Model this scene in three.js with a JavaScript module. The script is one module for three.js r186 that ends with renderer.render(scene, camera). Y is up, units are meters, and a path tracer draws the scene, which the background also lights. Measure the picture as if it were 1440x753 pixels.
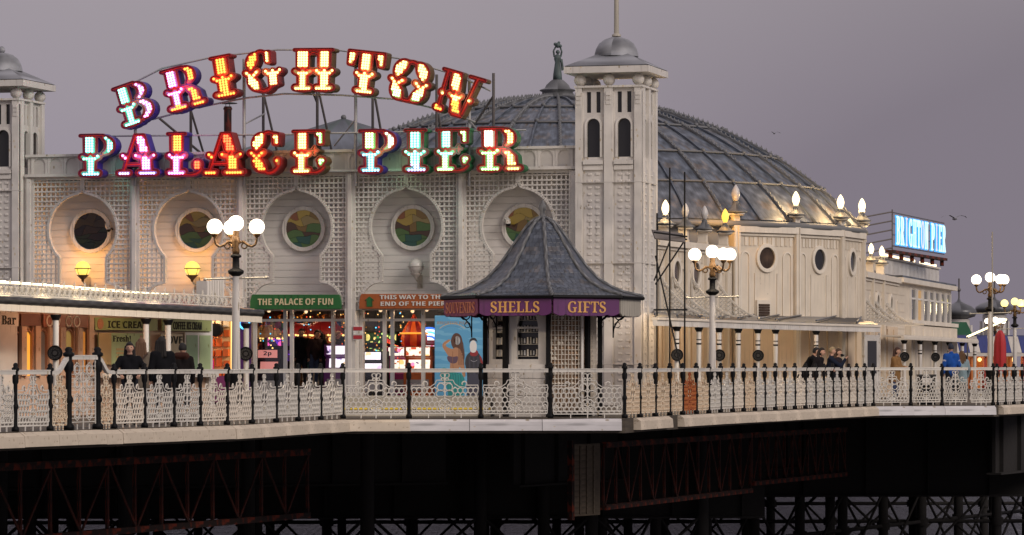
import * as THREE from 'three';
import { mergeGeometries } from 'three/addons/utils/BufferGeometryUtils.js';
import { FontLoader } from 'three/addons/loaders/FontLoader.js';
import { TextGeometry } from 'three/addons/geometries/TextGeometry.js';
import { MarchingCubes } from 'three/addons/objects/MarchingCubes.js';

const V = (x, y, z) => new THREE.Vector3(x, y, z), PI = Math.PI, R = d => d * PI / 180;
let seed = 7; const rnd = (a = 0, b = 1) => { seed = (seed * 1664525 + 1013904223) >>> 0; return a + (b - a) * seed / 4294967296; };
const sm = (x, a, b) => { const t = Math.min(1, Math.max(0, (x - a) / (b - a))); return t * t * (3 - 2 * t); };
const lerp = (a, b, t) => a + (b - a) * t;

// ---------- camera, sky, sun, exposure ----------
const scene = new THREE.Scene();
const camera = new THREE.PerspectiveCamera(8.611, 1440 / 753, 1, 6000);
camera.position.set(0, 1.25, 0);                       // eye a little above the handrail; deck is y = 0
camera.setViewOffset(1440, 753, 0, -134.5, 1440, 753); // level camera, lens shifted up
const renderer = new THREE.WebGLRenderer();
renderer.toneMapping = THREE.LinearToneMapping;
renderer.toneMappingExposure = 1.22;
renderer.shadowMap.enabled = true;

// tileable value noise
const perm = []; for (let i = 0; i < 4096; i++) perm.push(rnd());
function vn(x, y, p) { const xi = Math.floor(x), yi = Math.floor(y), fx = x - xi, fy = y - yi, q = (a, b) => perm[((((a % p) + p) % p) * 57 + (((b % p) + p) % p) * 131 + p * 7) & 4095]; const u = fx * fx * (3 - 2 * fx), v = fy * fy * (3 - 2 * fy); return lerp(lerp(q(xi, yi), q(xi + 1, yi), u), lerp(q(xi, yi + 1), q(xi + 1, yi + 1), u), v); }
function fbm(x, y, p, o = 4) { let s = 0, a = .5, t = 0; for (let i = 0; i < o; i++) { s += a * vn(x, y, p); t += a; a *= .5; x *= 2; y *= 2; p *= 2; } return s / t; }

function skyColor(az, el) {          // a lilac-grey dusk overcast, a heavier bank low down to the right
  const up = sm(el, -2, 9), hi = sm(el, 5, 60), cl = fbm(az / 9 + 40, el / 3 + 20, 64, 4) - .5;
  const bank = sm(az, -3, 12) * (1 - sm(el, 1, 9)) * (1 - .6 * sm(az, 40, 120)) , right = sm(az, 0, 14) * (1 - .8 * sm(az, 30, 90));
  let L = lerp(.222, .292, up) * (1 - .56 * bank) * (1 - .16 * right) * (1 + .12 * cl);
  L = lerp(L, .45, hi);
  const left = sm(-az, -2, 10) * (1 - sm(el, 2, 8));
  return [L * (1.01 + .02 * up - .03 * bank), L * (lerp(.885, .925, up) - .05 * bank), L * (lerp(1.05 + .06 * left, 1.0, up) + .06 * bank)];
}
{
  const w = 2048, h = 1024, d = new Float32Array(w * h * 4);
  for (let j = 0; j < h; j++) for (let i = 0; i < w; i++) {
    let az = (i + .5) / w * 360 - 90; if (az > 180) az -= 360; const el = (j + .5) / h * 180 - 90;
    const c = skyColor(az, Math.max(el, -2.5)), k = (j * w + i) * 4; d[k] = c[0]; d[k + 1] = c[1]; d[k + 2] = c[2]; d[k + 3] = 1;
  }
  const t = new THREE.DataTexture(d, w, h, THREE.RGBAFormat, THREE.FloatType);
  t.mapping = THREE.EquirectangularReflectionMapping; t.magFilter = t.minFilter = THREE.LinearFilter; t.needsUpdate = true;
  scene.background = t; scene.environment = t;
}
const sun = new THREE.DirectionalLight(new THREE.Color(1, .89, .79), 1.45);
sun.position.set(58, 46, -38); sun.target.position.set(0, 0, -100); sun.castShadow = true; sun.shadow.radius = 46;
Object.assign(sun.shadow.camera, { left: -60, right: 60, top: 60, bottom: -60, near: 1, far: 300 });
sun.shadow.mapSize.set(4096, 4096); scene.add(sun, sun.target);

// ---------- helpers ----------
const F = 5000, HY = 511, CY = 1.25;
const at = (px, py, Z) => V((px - 720) * Z / F, CY + (HY - py) * Z / F, -Z);       // survey point of the photograph at a distance of Z metres
const used = {};
function uniq(n) { const k = used[n] = (used[n] || 0) + 1; return k === 1 ? n : n + '_' + String(k - 1).padStart(3, '0'); }
function thing(name, label, category, group) { const g = new THREE.Group(); g.name = uniq(name); g.userData = { label, category }; if (group) g.userData.group = group; scene.add(g); return g; }
function setting(name, kind = 'structure') { const g = new THREE.Group(); g.name = uniq(name); g.userData = { kind }; scene.add(g); return g; }
function mesh(name, geo, mat, parent) { const m = new THREE.Mesh(geo, mat); m.name = parent === scene ? uniq(name) : name; parent.add(m); return m; }
function framed(g, a, b) {           // local x runs from a to b (seen left to right), z faces outwards
  const dx = b.x - a.x, dz = b.z - a.z; g.position.set(a.x, 0, a.z); g.rotation.y = Math.atan2(-dz, dx); g.updateMatrixWorld(true);
  g.userData.len = undefined; delete g.userData.len; return Math.hypot(dx, dz);
}
function hitter(g) {                 // where a survey ray meets the plane z = zo of a framed group
  g.updateMatrixWorld(true); const inv = g.matrixWorld.clone().invert(), c = V(0, CY, 0).applyMatrix4(inv);
  return (px, py, zo = 0) => { const p = at(px, py, 1000).applyMatrix4(inv), d = p.sub(c), t = (zo - c.z) / d.z; return [c.x + t * d.x, c.y + t * d.y]; };
}
const boxCache = {};
function ubox(w, h, d) {             // box with uv in metres
  const key = [w, h, d].map(v => v.toFixed(3)).join(); if (boxCache[key]) return boxCache[key];
  const g = new THREE.BoxGeometry(w, h, d), uv = g.attributes.uv, s = [[d, h], [d, h], [w, d], [w, d], [w, h], [w, h]];
  const ou = rnd() * 3, ov = rnd() * 3;
  for (let i = 0; i < 24; i++) uv.setXY(i, uv.getX(i) * s[i >> 2][0] + ou, uv.getY(i) * s[i >> 2][1] + ov);
  return boxCache[key] = g;
}
function B(name, mat, parent, w, h, d, x, y, z, rx = 0, ry = 0, rz = 0) { const m = mesh(name, ubox(w, h, d), mat, parent); m.position.set(x, y, z); m.rotation.set(rx, ry, rz); return m; }
function BB(name, mat, parent, x0, x1, y0, y1, z0, z1) { return B(name, mat, parent, Math.abs(x1 - x0), Math.abs(y1 - y0), Math.abs(z1 - z0), (x0 + x1) / 2, (y0 + y1) / 2, (z0 + z1) / 2); }
class MB {
  constructor() { this.g = []; }
  add(geo, m) { const g = geo.clone(); if (m) g.applyMatrix4(m); this.g.push(g); return this; }
  box(w, h, d, x = 0, y = 0, z = 0, rx = 0, ry = 0, rz = 0) { return this.add(ubox(w, h, d), new THREE.Matrix4().compose(V(x, y, z), new THREE.Quaternion().setFromEuler(new THREE.Euler(rx, ry, rz)), V(1, 1, 1))); }
  bar(a, b, w, d) { const p = V(...a), q = V(...b), l = p.distanceTo(q), m = new THREE.Matrix4(), dir = q.clone().sub(p).normalize(); m.compose(p.add(q).multiplyScalar(.5), new THREE.Quaternion().setFromUnitVectors(V(0, 1, 0), dir), V(1, 1, 1)); this.g.push(new THREE.BoxGeometry(w, l, d).applyMatrix4(m)); return this; }
  tube(a, b, r, n = 6, r2 = r) { const p = V(...a), q = V(...b), l = p.distanceTo(q), m = new THREE.Matrix4(), dir = q.clone().sub(p).normalize(); m.compose(p.add(q).multiplyScalar(.5), new THREE.Quaternion().setFromUnitVectors(V(0, 1, 0), dir), V(1, 1, 1)); this.g.push(new THREE.CylinderGeometry(r2, r, l, n).applyMatrix4(m)); return this; }
  line(pts, w, d) { for (let i = 1; i < pts.length; i++) this.bar(pts[i - 1], pts[i], w, d); return this; }
  tor(Rr, r, x, y, z = 0, ts = 10, rs = 3, arc = 2 * PI, rot = 0, sx = 1, sy = 1) { this.g.push(new THREE.TorusGeometry(Rr, r, rs, ts, arc).applyMatrix4(new THREE.Matrix4().compose(V(x, y, z), new THREE.Quaternion().setFromEuler(new THREE.Euler(0, 0, rot)), V(sx, sy, 1)))); return this; }
  sph(r, x, y, z, n = 10, sy = 1) { this.g.push(new THREE.SphereGeometry(r, n, Math.max(6, n - 3)).scale(1, sy, 1).translate(x, y, z)); return this; }
  lathe(pts, x, y, z, n = 12) { this.g.push(new THREE.LatheGeometry(pts.map(p => new THREE.Vector2(...p)), n).translate(x, y, z)); return this; }
  geo() { let g = this.g.map(k => { for (const n of Object.keys(k.attributes)) if (!['position', 'normal', 'uv'].includes(n)) k.deleteAttribute(n); return k; }); if (g.some(k => !k.index)) g = g.map(k => k.index ? k.toNonIndexed() : k); return g.length === 1 ? g[0] : mergeGeometries(g); }
  build(name, mat, parent, kind) { const m = mesh(name, this.geo(), mat, parent); if (kind) m.userData.kind = kind; return m; }
}
// contour of a 2D field (negative inside) as shapes with holes
function contour(f, x0, y0, x1, y1, n, eps = .0015) {
  const st = Math.max(x1 - x0, y1 - y0) / n, nx = Math.ceil((x1 - x0) / st) + 1, ny = Math.ceil((y1 - y0) / st) + 1, v = new Float32Array(nx * ny);
  for (let j = 0; j < ny; j++) for (let i = 0; i < nx; i++) v[j * nx + i] = (i === 0 || j === 0 || i === nx - 1 || j === ny - 1) ? 1 : f(x0 + i * st, y0 + j * st);
  const next = new Map(), pt = new Map();
  const P = (i, j, k) => { const id = (j * nx + i) * 2 + k; if (!pt.has(id)) { const a = v[j * nx + i], b = k ? v[(j + 1) * nx + i] : v[j * nx + i + 1], t = a / (a - b); pt.set(id, k ? [x0 + i * st, y0 + (j + t) * st] : [x0 + (i + t) * st, y0 + j * st]); } return id; };
  for (let j = 0; j < ny - 1; j++) for (let i = 0; i < nx - 1; i++) {
    const c = [v[j * nx + i] < 0, v[j * nx + i + 1] < 0, v[(j + 1) * nx + i + 1] < 0, v[(j + 1) * nx + i] < 0];
    const e = [() => P(i, j, 0), () => P(i + 1, j, 1), () => P(i, j + 1, 0), () => P(i, j, 1)];
    for (let k = 0; k < 4; k++) if (c[k] && !c[(k + 1) % 4]) for (let q = 1; q < 4; q++) { const kk = (k + q) % 4; if (!c[kk] && c[(kk + 1) % 4]) { next.set(e[k](), e[kk]()); break; } }
  }
  const loops = [];
  for (const s of [...next.keys()]) { if (!next.has(s)) continue; let k = s, L = []; while (next.has(k)) { L.push(pt.get(k)); const t = next.get(k); next.delete(k); k = t; }
    let out = []; for (let i = 0; i < L.length; i++) { const a = out.length ? out[out.length - 1] : L[L.length - 1], b = L[i], c = L[(i + 1) % L.length], dx = c[0] - a[0], dy = c[1] - a[1], l = Math.hypot(dx, dy) || 1; if (Math.abs(dx * (b[1] - a[1]) - dy * (b[0] - a[0])) / l > eps || l > st * 5) out.push(b); }
    if (out.length > 2) loops.push(out); }
  const area = L => L.reduce((s, p, i) => { const q = L[(i + 1) % L.length]; return s + p[0] * q[1] - q[0] * p[1]; }, 0) / 2;
  const inside = (p, L) => { let c = false; for (let i = 0, j = L.length - 1; i < L.length; j = i++) if ((L[i][1] > p[1]) !== (L[j][1] > p[1]) && p[0] < (L[j][0] - L[i][0]) * (p[1] - L[i][1]) / (L[j][1] - L[i][1]) + L[i][0]) c = !c; return c; };
  const outs = loops.filter(L => area(L) > 1e-5).map(L => ({ L, s: new THREE.Shape(L.map(p => new THREE.Vector2(...p))) }));
  for (const h of loops.filter(L => area(L) < -1e-5)) { const o = outs.filter(o => inside(h[0], o.L)).sort((a, b) => area(a.L) - area(b.L))[0]; if (o) o.s.holes.push(new THREE.Path(h.map(p => new THREE.Vector2(...p)))); }
  return outs.map(o => o.s);
}
const ext = (shapes, depth, bevel = 0) => new THREE.ExtrudeGeometry(shapes, { depth, bevelEnabled: bevel > 0, bevelSize: bevel, bevelThickness: bevel, bevelSegments: 1, curveSegments: 6 });
const font = {}; for (const k of ['sans_bold', 'serif_bold', 'serif_regular']) font[k] = await new FontLoader().loadAsync(`fonts/droid/droid_${k}.typeface.json`);
function textGeo(str, f, w, h, depth = .012, up = true) {   // text fitted to w x h, centred
  const g = new TextGeometry(str, { font: font[f], size: 1, depth: 1, curveSegments: 3 }); g.computeBoundingBox(); const b = g.boundingBox;
  g.translate(-(b.min.x + b.max.x) / 2, -(b.min.y + b.max.y) / 2, 0); g.scale(w / (b.max.x - b.min.x), h / (b.max.y - b.min.y), depth); return g;
}

// ---------- materials ----------
function tex(n, fn, rep = 1, srgb = true) {
  const d = new Uint8Array(n * n * 4); for (let j = 0; j < n; j++) for (let i = 0; i < n; i++) { const c = fn(i / n, j / n), k = (j * n + i) * 4; for (let q = 0; q < 3; q++) d[k + q] = Math.max(0, Math.min(255, c[q] * 255)); d[k + 3] = 255; }
  const t = new THREE.DataTexture(d, n, n); t.wrapS = t.wrapT = THREE.RepeatWrapping; t.magFilter = THREE.LinearFilter; t.minFilter = THREE.LinearMipmapLinearFilter; t.generateMipmaps = true; t.repeat.set(rep, rep); if (srgb) t.colorSpace = THREE.SRGBColorSpace; t.needsUpdate = true; return t;
}
const spots = []; for (let i = 0; i < 70; i++) spots.push([rnd(), rnd(), rnd(.002, .009), rnd(.1, .5)]);
const paintTex = tex(512, (u, v) => {      // old gloss paint: blotches, run-down grime, chips
  let L = .93 + .22 * (fbm(u * 6, v * 6, 6) - .5); const st = fbm(u * 48, v * 3, 3, 3); L -= .18 * sm(st, .54, .78) * sm(fbm(u * 4 + 3, v * 4, 4), .4, .6);
  let r = 1, g = 1, b = 1; for (const s of spots) { const dx = Math.min(Math.abs(u - s[0]), 1 - Math.abs(u - s[0])), dy = Math.min(Math.abs(v - s[1]), 1 - Math.abs(v - s[1])); if (Math.hypot(dx, dy * .6) < s[2]) { L -= s[3] * .55; r += .05; b -= .1; } }
  return [L * r, L * g * .995, L * b * .985];
}, .3);
const paintSoft = tex(512, (u, v) => { let L = .94 + .12 * (fbm(u * 6, v * 6, 6) - .5) - .06 * sm(fbm(u * 48, v * 3, 3, 3), .56, .8); for (const s of spots) if (s[3] < .25 && Math.hypot(u - s[0], (v - s[1]) * .6) < s[2] * .7) L -= .12; return [L, L * .995, L * .98]; }, .3);
const soft = (r, g, b) => mt(r, g, b, .5, { map: paintSoft, bumpMap: bumpTex, bumpScale: .002 });
const leadTex = tex(512, (u, v) => { const L = .62 + .55 * (fbm(u * 7, v * 7, 7, 5) - .5) + .16 * (fbm(u * 40, v * 5, 5, 3) - .5), w = sm(fbm(u * 5 + 9, v * 5 + 2, 5), .55, .75); return [L + .12 * w, L + .04 * w, L - .03 * w]; }, .28);
const rustTex = tex(512, (u, v) => { const a = fbm(u * 10, v * 10, 10, 5), w = sm(a, .47, .62); return [lerp(.9, .62, w), lerp(.85, .33, w), lerp(.76, .14, w)]; }, 1.1);
const rustTex2 = tex(512, (u, v) => { const w = sm(fbm(u * 14, v * 14, 14, 5), .5, .68) * .75; return [lerp(.92, .66, w), lerp(.89, .45, w), lerp(.83, .28, w)]; }, 1.7);
const rustTex3 = tex(512, (u, v) => { const w = sm(fbm(u * 16, v * 16, 16, 5), .62, .72) * .5; return [lerp(.95, .66, w), lerp(.93, .45, w), lerp(.9, .28, w)]; }, 1.9);
const fasciaTex = tex(512, (u, v) => { const b = .9 + .2 * (fbm(u * 5, v * 5, 5) - .5), dr = sm(fbm(u * 4 + 2, v * 40, 4, 4), .6, .78) * sm(fbm(u * 3 + 5, v * 6, 3), .45, .62), ch = sm(fbm(u * 26, v * 26, 26, 3), .7, .76); return [b * lerp(1, .72, dr) - .14 * ch, b * lerp(.98, .48, dr) - .16 * ch, b * lerp(.95, .3, dr) - .18 * ch]; }, .6);
const ironRustTex = tex(256, (u, v) => { const a = fbm(u * 9, v * 9, 9, 5), w = sm(a, .38, .66); return [lerp(.25, .8, w), lerp(.22, .42, w), lerp(.22, .24, w)]; }, .8);
const woodTex = tex(512, (u, v) => { const L = .7 + .35 * (fbm(u * 3, v * 40, 3, 4) - .5) + .2 * (fbm(u * 8, v * 8, 8) - .5); return [L, L * .96, L * .9]; }, .5);
const bumpTex = tex(256, (u, v) => { const a = fbm(u * 12, v * 12, 12, 5); return [a, a, a]; }, .6, false);
function mt(r, g, b, rough = .7, o = {}) { const m = new THREE.MeshStandardMaterial({ roughness: rough, ...o }); m.color.setRGB(r, g, b); return m; }
function em(r, g, b, k, base = .5) { const m = new THREE.MeshStandardMaterial({ roughness: .5 }); m.color.setRGB(base * r, base * g, base * b); m.emissive.setRGB(r, g, b); m.emissiveIntensity = k; return m; }
const paint = (r, g, b, rough = .5) => mt(r, g, b, rough, { map: paintTex, bumpMap: bumpTex, bumpScale: .002 });
const MT = {
  white: paint(.69, .665, .645), white2: paint(.63, .605, .585), trim: paint(.76, .735, .71), recess: paint(.69, .665, .645), board: mt(.69, .665, .645, .55, { bumpMap: bumpTex, bumpScale: .002 }), board2: mt(.68, .655, .635, .55, { bumpMap: bumpTex, bumpScale: .002 }),
  cream: soft(.77, .69, .585), cream2: soft(.7, .62, .52), creamTrim: soft(.82, .755, .67), lower: soft(.75, .6, .44), lower2: soft(.68, .53, .38),
  lattice: paint(.74, .715, .69), lattice2: paint(.66, .63, .6), rail2: mt(.78, .75, .7, .5, { map: rustTex3 }), rail: paint(.74, .71, .66, .4), railOld: mt(.85, .8, .72, .6, { map: rustTex2 }), railRust: mt(.55, .2, .07, .85, { map: rustTex }), fascia: mt(.7, .63, .54, .6, { map: fasciaTex, bumpMap: bumpTex, bumpScale: .004 }), fasciaNew: paint(.66, .65, .68),
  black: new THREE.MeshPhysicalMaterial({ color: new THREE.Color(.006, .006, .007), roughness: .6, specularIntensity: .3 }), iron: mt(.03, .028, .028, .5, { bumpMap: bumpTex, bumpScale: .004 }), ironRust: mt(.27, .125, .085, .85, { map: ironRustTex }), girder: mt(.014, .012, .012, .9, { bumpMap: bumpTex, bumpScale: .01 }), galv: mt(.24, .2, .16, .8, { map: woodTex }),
  lead: mt(.25, .295, .375, .5, { map: leadTex, metalness: .1 }), lead2: mt(.28, .315, .385, .55, { map: leadTex, metalness: .1 }), lead3: mt(.22, .26, .335, .5, { map: leadTex, metalness: .1 }), leadPale: mt(.62, .64, .7, .6, { map: leadTex }), leadRib: mt(.34, .35, .37, .6, { map: leadTex }), leadGreen: mt(.2, .28, .28, .6, { map: leadTex }),
  slate: mt(.15, .18, .245, .32, { map: leadTex }), slate2: mt(.17, .2, .26, .36, { map: leadTex }), slate3: mt(.14, .17, .23, .3, { map: leadTex }), gutterM: mt(.07, .07, .08, .5, { map: leadTex }),
  gold: mt(.1, .055, .022, .45, { metalness: .4 }), steel: mt(.42, .42, .43, .45, { metalness: .3 }), steelDark: mt(.1, .09, .09, .5), glassDark: mt(.02, .02, .022, .12), glassBrown: mt(.14, .09, .06, .15, { map: leadTex }),
  deck: mt(.14, .12, .1, .8, { map: woodTex }), red: mt(.5, .012, .008, .4), casing: mt(.035, .012, .03, .5), face: mt(.5, .46, .42, .6),
  purple: paint(.125, .02, .135), purpleDim: paint(.18, .035, .1), yellow: mt(.75, .55, .05, .6), green: paint(.02, .14, .035), orange: paint(.42, .11, .025), stone: paint(.45, .42, .36),
};
function lamp(x, y, z, col, I, rad = 8, parent) { const l = new THREE.PointLight(col, I, 0, 2); l.position.set(x, y, z); l.castShadow = true; l.shadow.radius = rad; (parent || scene).add(l); return l; }
// ---------- sea, deck ----------
const seaTex = tex(512, (u, v) => { const a = .5 * fbm(u * 10, v * 26, 2 * 5, 5) + .5 * fbm(u * 22 + 3, v * 60, 2, 4); return [a, a, a]; }, 1, false);
{
  const g = new THREE.PlaneGeometry(5000, 5000); g.rotateX(-PI / 2); const uv = g.attributes.uv; for (let i = 0; i < uv.count; i++) uv.setXY(i, uv.getX(i) * 5000 / 14, uv.getY(i) * 5000 / 14);
  const m = mesh('sea', g, mt(.1, .105, .125, .16, { bumpMap: seaTex, bumpScale: .35 }), scene); m.position.set(0, -6.75, -1000); m.userData.kind = 'structure';
}
// the railing line: posts at survey pixels, distance follows the deck edge
const zEdge = px => { const k = [[-140, 61.5], [0, 64.4], [160, 67.9], [330, 72.3], [482, 80.2], [575, 80.6], [878, 80.8], [1000, 89], [1090, 95], [1228, 104], [1281, 104.6], [1397, 105.6], [1440, 109], [1560, 121]]; for (let i = 1; i < k.length; i++) if (px <= k[i][0]) return lerp(k[i - 1][1], k[i][1], (px - k[i - 1][0]) / (k[i][0] - k[i - 1][0])); return 121; };
const post = px => { const p = at(px, HY, zEdge(px)); p.y = 0; return p; };
const runs = {
  left: [-140, -92, -48, -22, 21, 70, 96, 137, 160, 203, 244, 281, 319, 354, 388, 419, 451, 482],
  front: [482, 575, 676, 774, 878.6],
  right: [878.6, 900, 921.6, 942, 960, 979.5, 997, 1013.5, 1030.5, 1046, 1062, 1075.6, 1090.5, 1104, 1118, 1133, 1147, 1159, 1171.5, 1183, 1194, 1205, 1216, 1228],
  bay: [1228, 1281, 1325, 1363, 1397],
  far: [1397, 1402.5, 1414, 1426, 1438, 1450, 1462, 1475],
};
{
  const s = new THREE.Shape(), pts = []; for (const k of ['left', 'front', 'right', 'bay', 'far']) for (const px of runs[k]) { const p = post(px); pts.push([p.x, -p.z - .12]); }
  pts.push([48, 330], [-60, 330], [-60, 150], [-40, 61.4]);
  s.setFromPoints(pts.map(p => new THREE.Vector2(p[0], -p[1])));
  const gg = ext([new THREE.Shape(pts.map(p => new THREE.Vector2(p[0], p[1])))], .34); gg.rotateX(-PI / 2);
  const m = mesh('pier_deck', gg, MT.deck, scene); m.position.y = -.342; m.userData.kind = 'structure';
}
// fascia boards along the deck edge
{
  const fas = setting('deck_fascia');
  const prof = new THREE.Shape([[0, 0], [.1, 0], [.2, -.07], [.215, -.27], [0, -.27]].map(p => new THREE.Vector2(...p)));
  const seg = (p, q, m, drop = 0) => { const l = p.distanceTo(q), g = new THREE.ExtrudeGeometry(prof, { depth: l - .012, bevelEnabled: false }); const o = mesh('fascia_board', g, m, fas); const d = q.clone().sub(p).normalize(); o.position.copy(p).setY(-.012 - drop).addScaledVector(d, .006); o.rotation.y = Math.atan2(d.x, d.z); return o; };
  const L = runs.left; for (let i = 0; i < L.length - 1; i++) seg(post(L[i + 1]), post(L[i]), MT.fascia, rnd(0, .012));
  seg(post(575), post(482), MT.fascia, .005);
  for (const [a, b] of [[575, 660], [660, 762], [762, 874]]) seg(post(b), post(a), MT.fasciaNew);
  seg(post(935), post(889), MT.fascia);
  const rr = [951, 979.5, 1013.5, 1046, 1075.6, 1104, 1133, 1159, 1183, 1205, 1228]; for (let i = 0; i < rr.length - 1; i++) seg(post(rr[i + 1]), post(rr[i]), MT.fascia, rnd(0, .015));
  for (const [a, b] of [[1228, 1281], [1281, 1325], [1325, 1397]]) seg(post(b), post(a), MT.fasciaNew);
  for (const [a, b] of [[1402.5, 1426], [1426, 1450], [1450, 1475]]) seg(post(b), post(a), MT.fascia);
}
// ---------- cast-iron railing ----------
const postGeo = new MB().lathe([[0, 0], [.085, 0], [.085, .06], [.05, .1], [.05, .4], [.07, .43], [.07, .47], [.045, .52], [.045, .86], [.07, .9], [.075, 1.0], [.05, 1.04], [.05, 1.1], [.085, 1.12], [.085, 1.16], [.05, 1.18], [.06, 1.22], [.03, 1.25], [0, 1.255]], 0, 0, 0, 8).geo();
function wirePanel(w) {               // lace of hexagons, a crest in the middle
  const m = new MB(), t = .02, h = w / 2 - .075, wide = w > 1.3, cw = wide ? .2 : .15, hx = wide ? .066 : Math.max(.045, w * .046), sx = hx * 1.82, sy = .106;
  let row = 0; for (let y = .2; y < .68; y += sy, row++) for (let x = (row % 2) * sx / 2; x < h; x += sx) for (const s of x ? [-1, 1] : [0]) { if (x < cw * (.4 + Math.abs(Math.sin(y * 9)) * .6) && y > .26) continue; m.tor(.062, t, s * x, y, 0, 6, 3, 2 * PI, PI / 2, hx / .062, 1); }
  for (const y of [.1, .165]) m.box(2 * h, .026, .022, 0, y, 0);
  for (let x = -h + .06; x < h; x += .12) m.box(.014, .065, .018, x, .132, 0);
  for (const x of [-h * .5, 0, h * .5]) m.box(.022, .1, .02, x, .05, 0);
  for (const s of [-1, 1]) {
    m.line([[s * h, .1, 0], [s * h * 1.02, .3, 0], [s * h * .97, .5, 0], [s * h * 1.03, .68, 0], [s * h, .76, 0]], .02, .02);
    m.line([[s * h, .745, 0], [s * h * .62, .745, 0]], .02, .02);
    m.line([[s * h, .69, 0], [s * h * .66, .685, 0], [s * h * .5, .66, 0]], .016, .02);
    m.tor(.045, t, s * h * .93, .25, 0, 9); m.tor(.05, t, s * h * .6, .775, 0, 9, 3, 4.6, s > 0 ? -1 : -.8);
    m.line([[s * h * .6, .7, 0], [s * h * .44, .71, 0], [s * h * .3, .78, 0], [s * h * .25, .86, 0], [s * .06, .86, 0]], .018, .02);
    m.tor(cw * .42, t, s * cw * .46, .7, 0, 12); m.tor(cw * .5, t, s * cw * .5, .55, 0, 12, 3, 2 * PI, 0, 1, .8); m.tor(cw * .3, t, s * cw * .36, .24, 0, 10); m.tor(cw * .22, t, s * cw * .3, .37, 0, 8);
    m.tor(.045, t, s * .055, .97, 0, 9, 3, 4.8, s > 0 ? -1.2 : -.4); m.tor(.03, t, s * .05, .88, 0, 8);
  }
  m.box(.026, .9, .026, 0, .56, 0); m.tor(cw * .75, t, 0, .3, 0, 12, 3, 2 * PI, 0, 1, .9); m.box(cw * 1.4, .018, .02, 0, .8, 0);
  return m.geo();
}
function tallPanel(w) {
  const m = new MB(), h = w / 2 - .08; for (let y = .14; y < 1.25; y += .075) m.box(2 * h, .012, .016, 0, y, 0);
  for (const x of [-h, 0, h]) m.box(.02, 1.2, .02, x, .7, 0);
  for (const y of [.3, .55, .86, 1.12]) for (const x of [-h / 2, h / 2]) { m.tor(.085, .018, x, y, 0, 6, 3, 2 * PI, PI / 2, 1, 1); m.tor(.125, .012, x, y, 0, 6, 3, 2 * PI, PI / 2, 1.1, .9); }
  for (const y of [.42, .7, .98]) m.tor(.1, .016, 0, y, 0, 8);
  for (const x of [-h * .5, 0, h * .5]) m.box(.02, .1, .02, x, .05, 0); return m.geo();
}
const panelGeo = {}; const getPanel = (w, tall) => { const q = Math.round(w / .12) * .12, k = q.toFixed(2) + tall; return [panelGeo[k] ||= (tall ? tallPanel(q) : wirePanel(q)), q]; };
function railing(px, label, opts = {}) {
  const g = thing('railing', label, 'railing'), p0 = post(px[0]); g.position.copy(p0);
  const P = px.map(p => post(p).sub(p0));
  P.forEach((p, i) => { if (opts.skip?.includes(i)) return; const t = opts.tall?.includes(i); const o = mesh('post', postGeo, MT.black, g); o.position.copy(p); if (t) o.scale.set(1.25, 1.24, 1.25); else o.scale.set(.82, rnd(.985, 1.01), .82); o.rotation.y = rnd(0, 1); o.rotation.z = rnd(-.006, .006); });
  for (let i = 0; i < P.length - 1; i++) {
    const a = P[i], b = P[i + 1], l = a.distanceTo(b), d = b.clone().sub(a).normalize(), mid = a.clone().add(b).multiplyScalar(.5), ry = Math.atan2(-d.z, d.x);
    const tall = opts.tallPanel === i, hr = tall ? 1.35 : 1.075;
    const up = opts.rise?.[i];
    const h = new MB(); if (up) { const N = 9, pts = []; for (let k = 0; k <= N; k++) { const t = k / N, s = sm(up > 0 ? t : 1 - t, .35, 1); pts.push([(t - .5) * l, hr + s * .275, 0]); } h.line(pts, .07, .075); }
    else h.box(l - .1, .07, .075, 0, hr, 0).box(l - .1, .022, .095, 0, hr + .04, 0);
    const o = h.build('handrail', MT.rail, g); o.position.copy(mid); o.rotation.y = ry;
    const [pg, q] = getPanel(l, tall), rust = opts.rust?.[i];
    const pm = mesh('lace_panel', pg, rust === 2 ? MT.railRust : rust === 1 ? MT.railOld : rnd() < .3 ? MT.rail2 : MT.rail, g); pm.position.copy(mid); pm.rotation.y = ry; pm.rotation.z = rnd(-.006, .006); pm.position.y = rnd(-.008, .008); pm.scale.x = l / q;
  }
  return g;
}
railing(runs.left, 'white lace railing on black posts with a tall gate panel, beside the ice cream kiosk', { tall: [6, 7], tallPanel: 6, rise: { 5: 1, 7: -1 }, rust: { 5: 1, 7: 1 } });
railing(runs.front, 'wide white honeycomb railing panels in front of the slate-roofed souvenir kiosk', { skip: [0] });
railing(runs.right, 'white lace railing with rusted panels below the scaffolding and dome', { skip: [0], rust: { 0: 1, 1: 1, 2: 1, 3: 1, 4: 2, 5: 1, 9: 1 } });
railing(runs.bay, 'railing of the projecting bay where the person in the blue jacket stands', { skip: [0, 3] });
railing(runs.far, 'railing beside the red closed parasol and the striped awning', { skip: [0] });
{ const [a, b] = [at(484, HY, 83.5), at(690, HY, 83.5)]; const g = thing('bench', 'long low grey bench with a yellow edge behind the honeycomb railing', 'bench'); const L = framed(g, a, b); BB('plinth', MT.stone, g, 0, L, 0, .16, -.5, 0); BB('edge_strip', MT.yellow, g, 0, L, .16, .2, -.5, .015); BB('seat', MT.stone, g, 0, L, .2, .48, -.55, -.02); }

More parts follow.
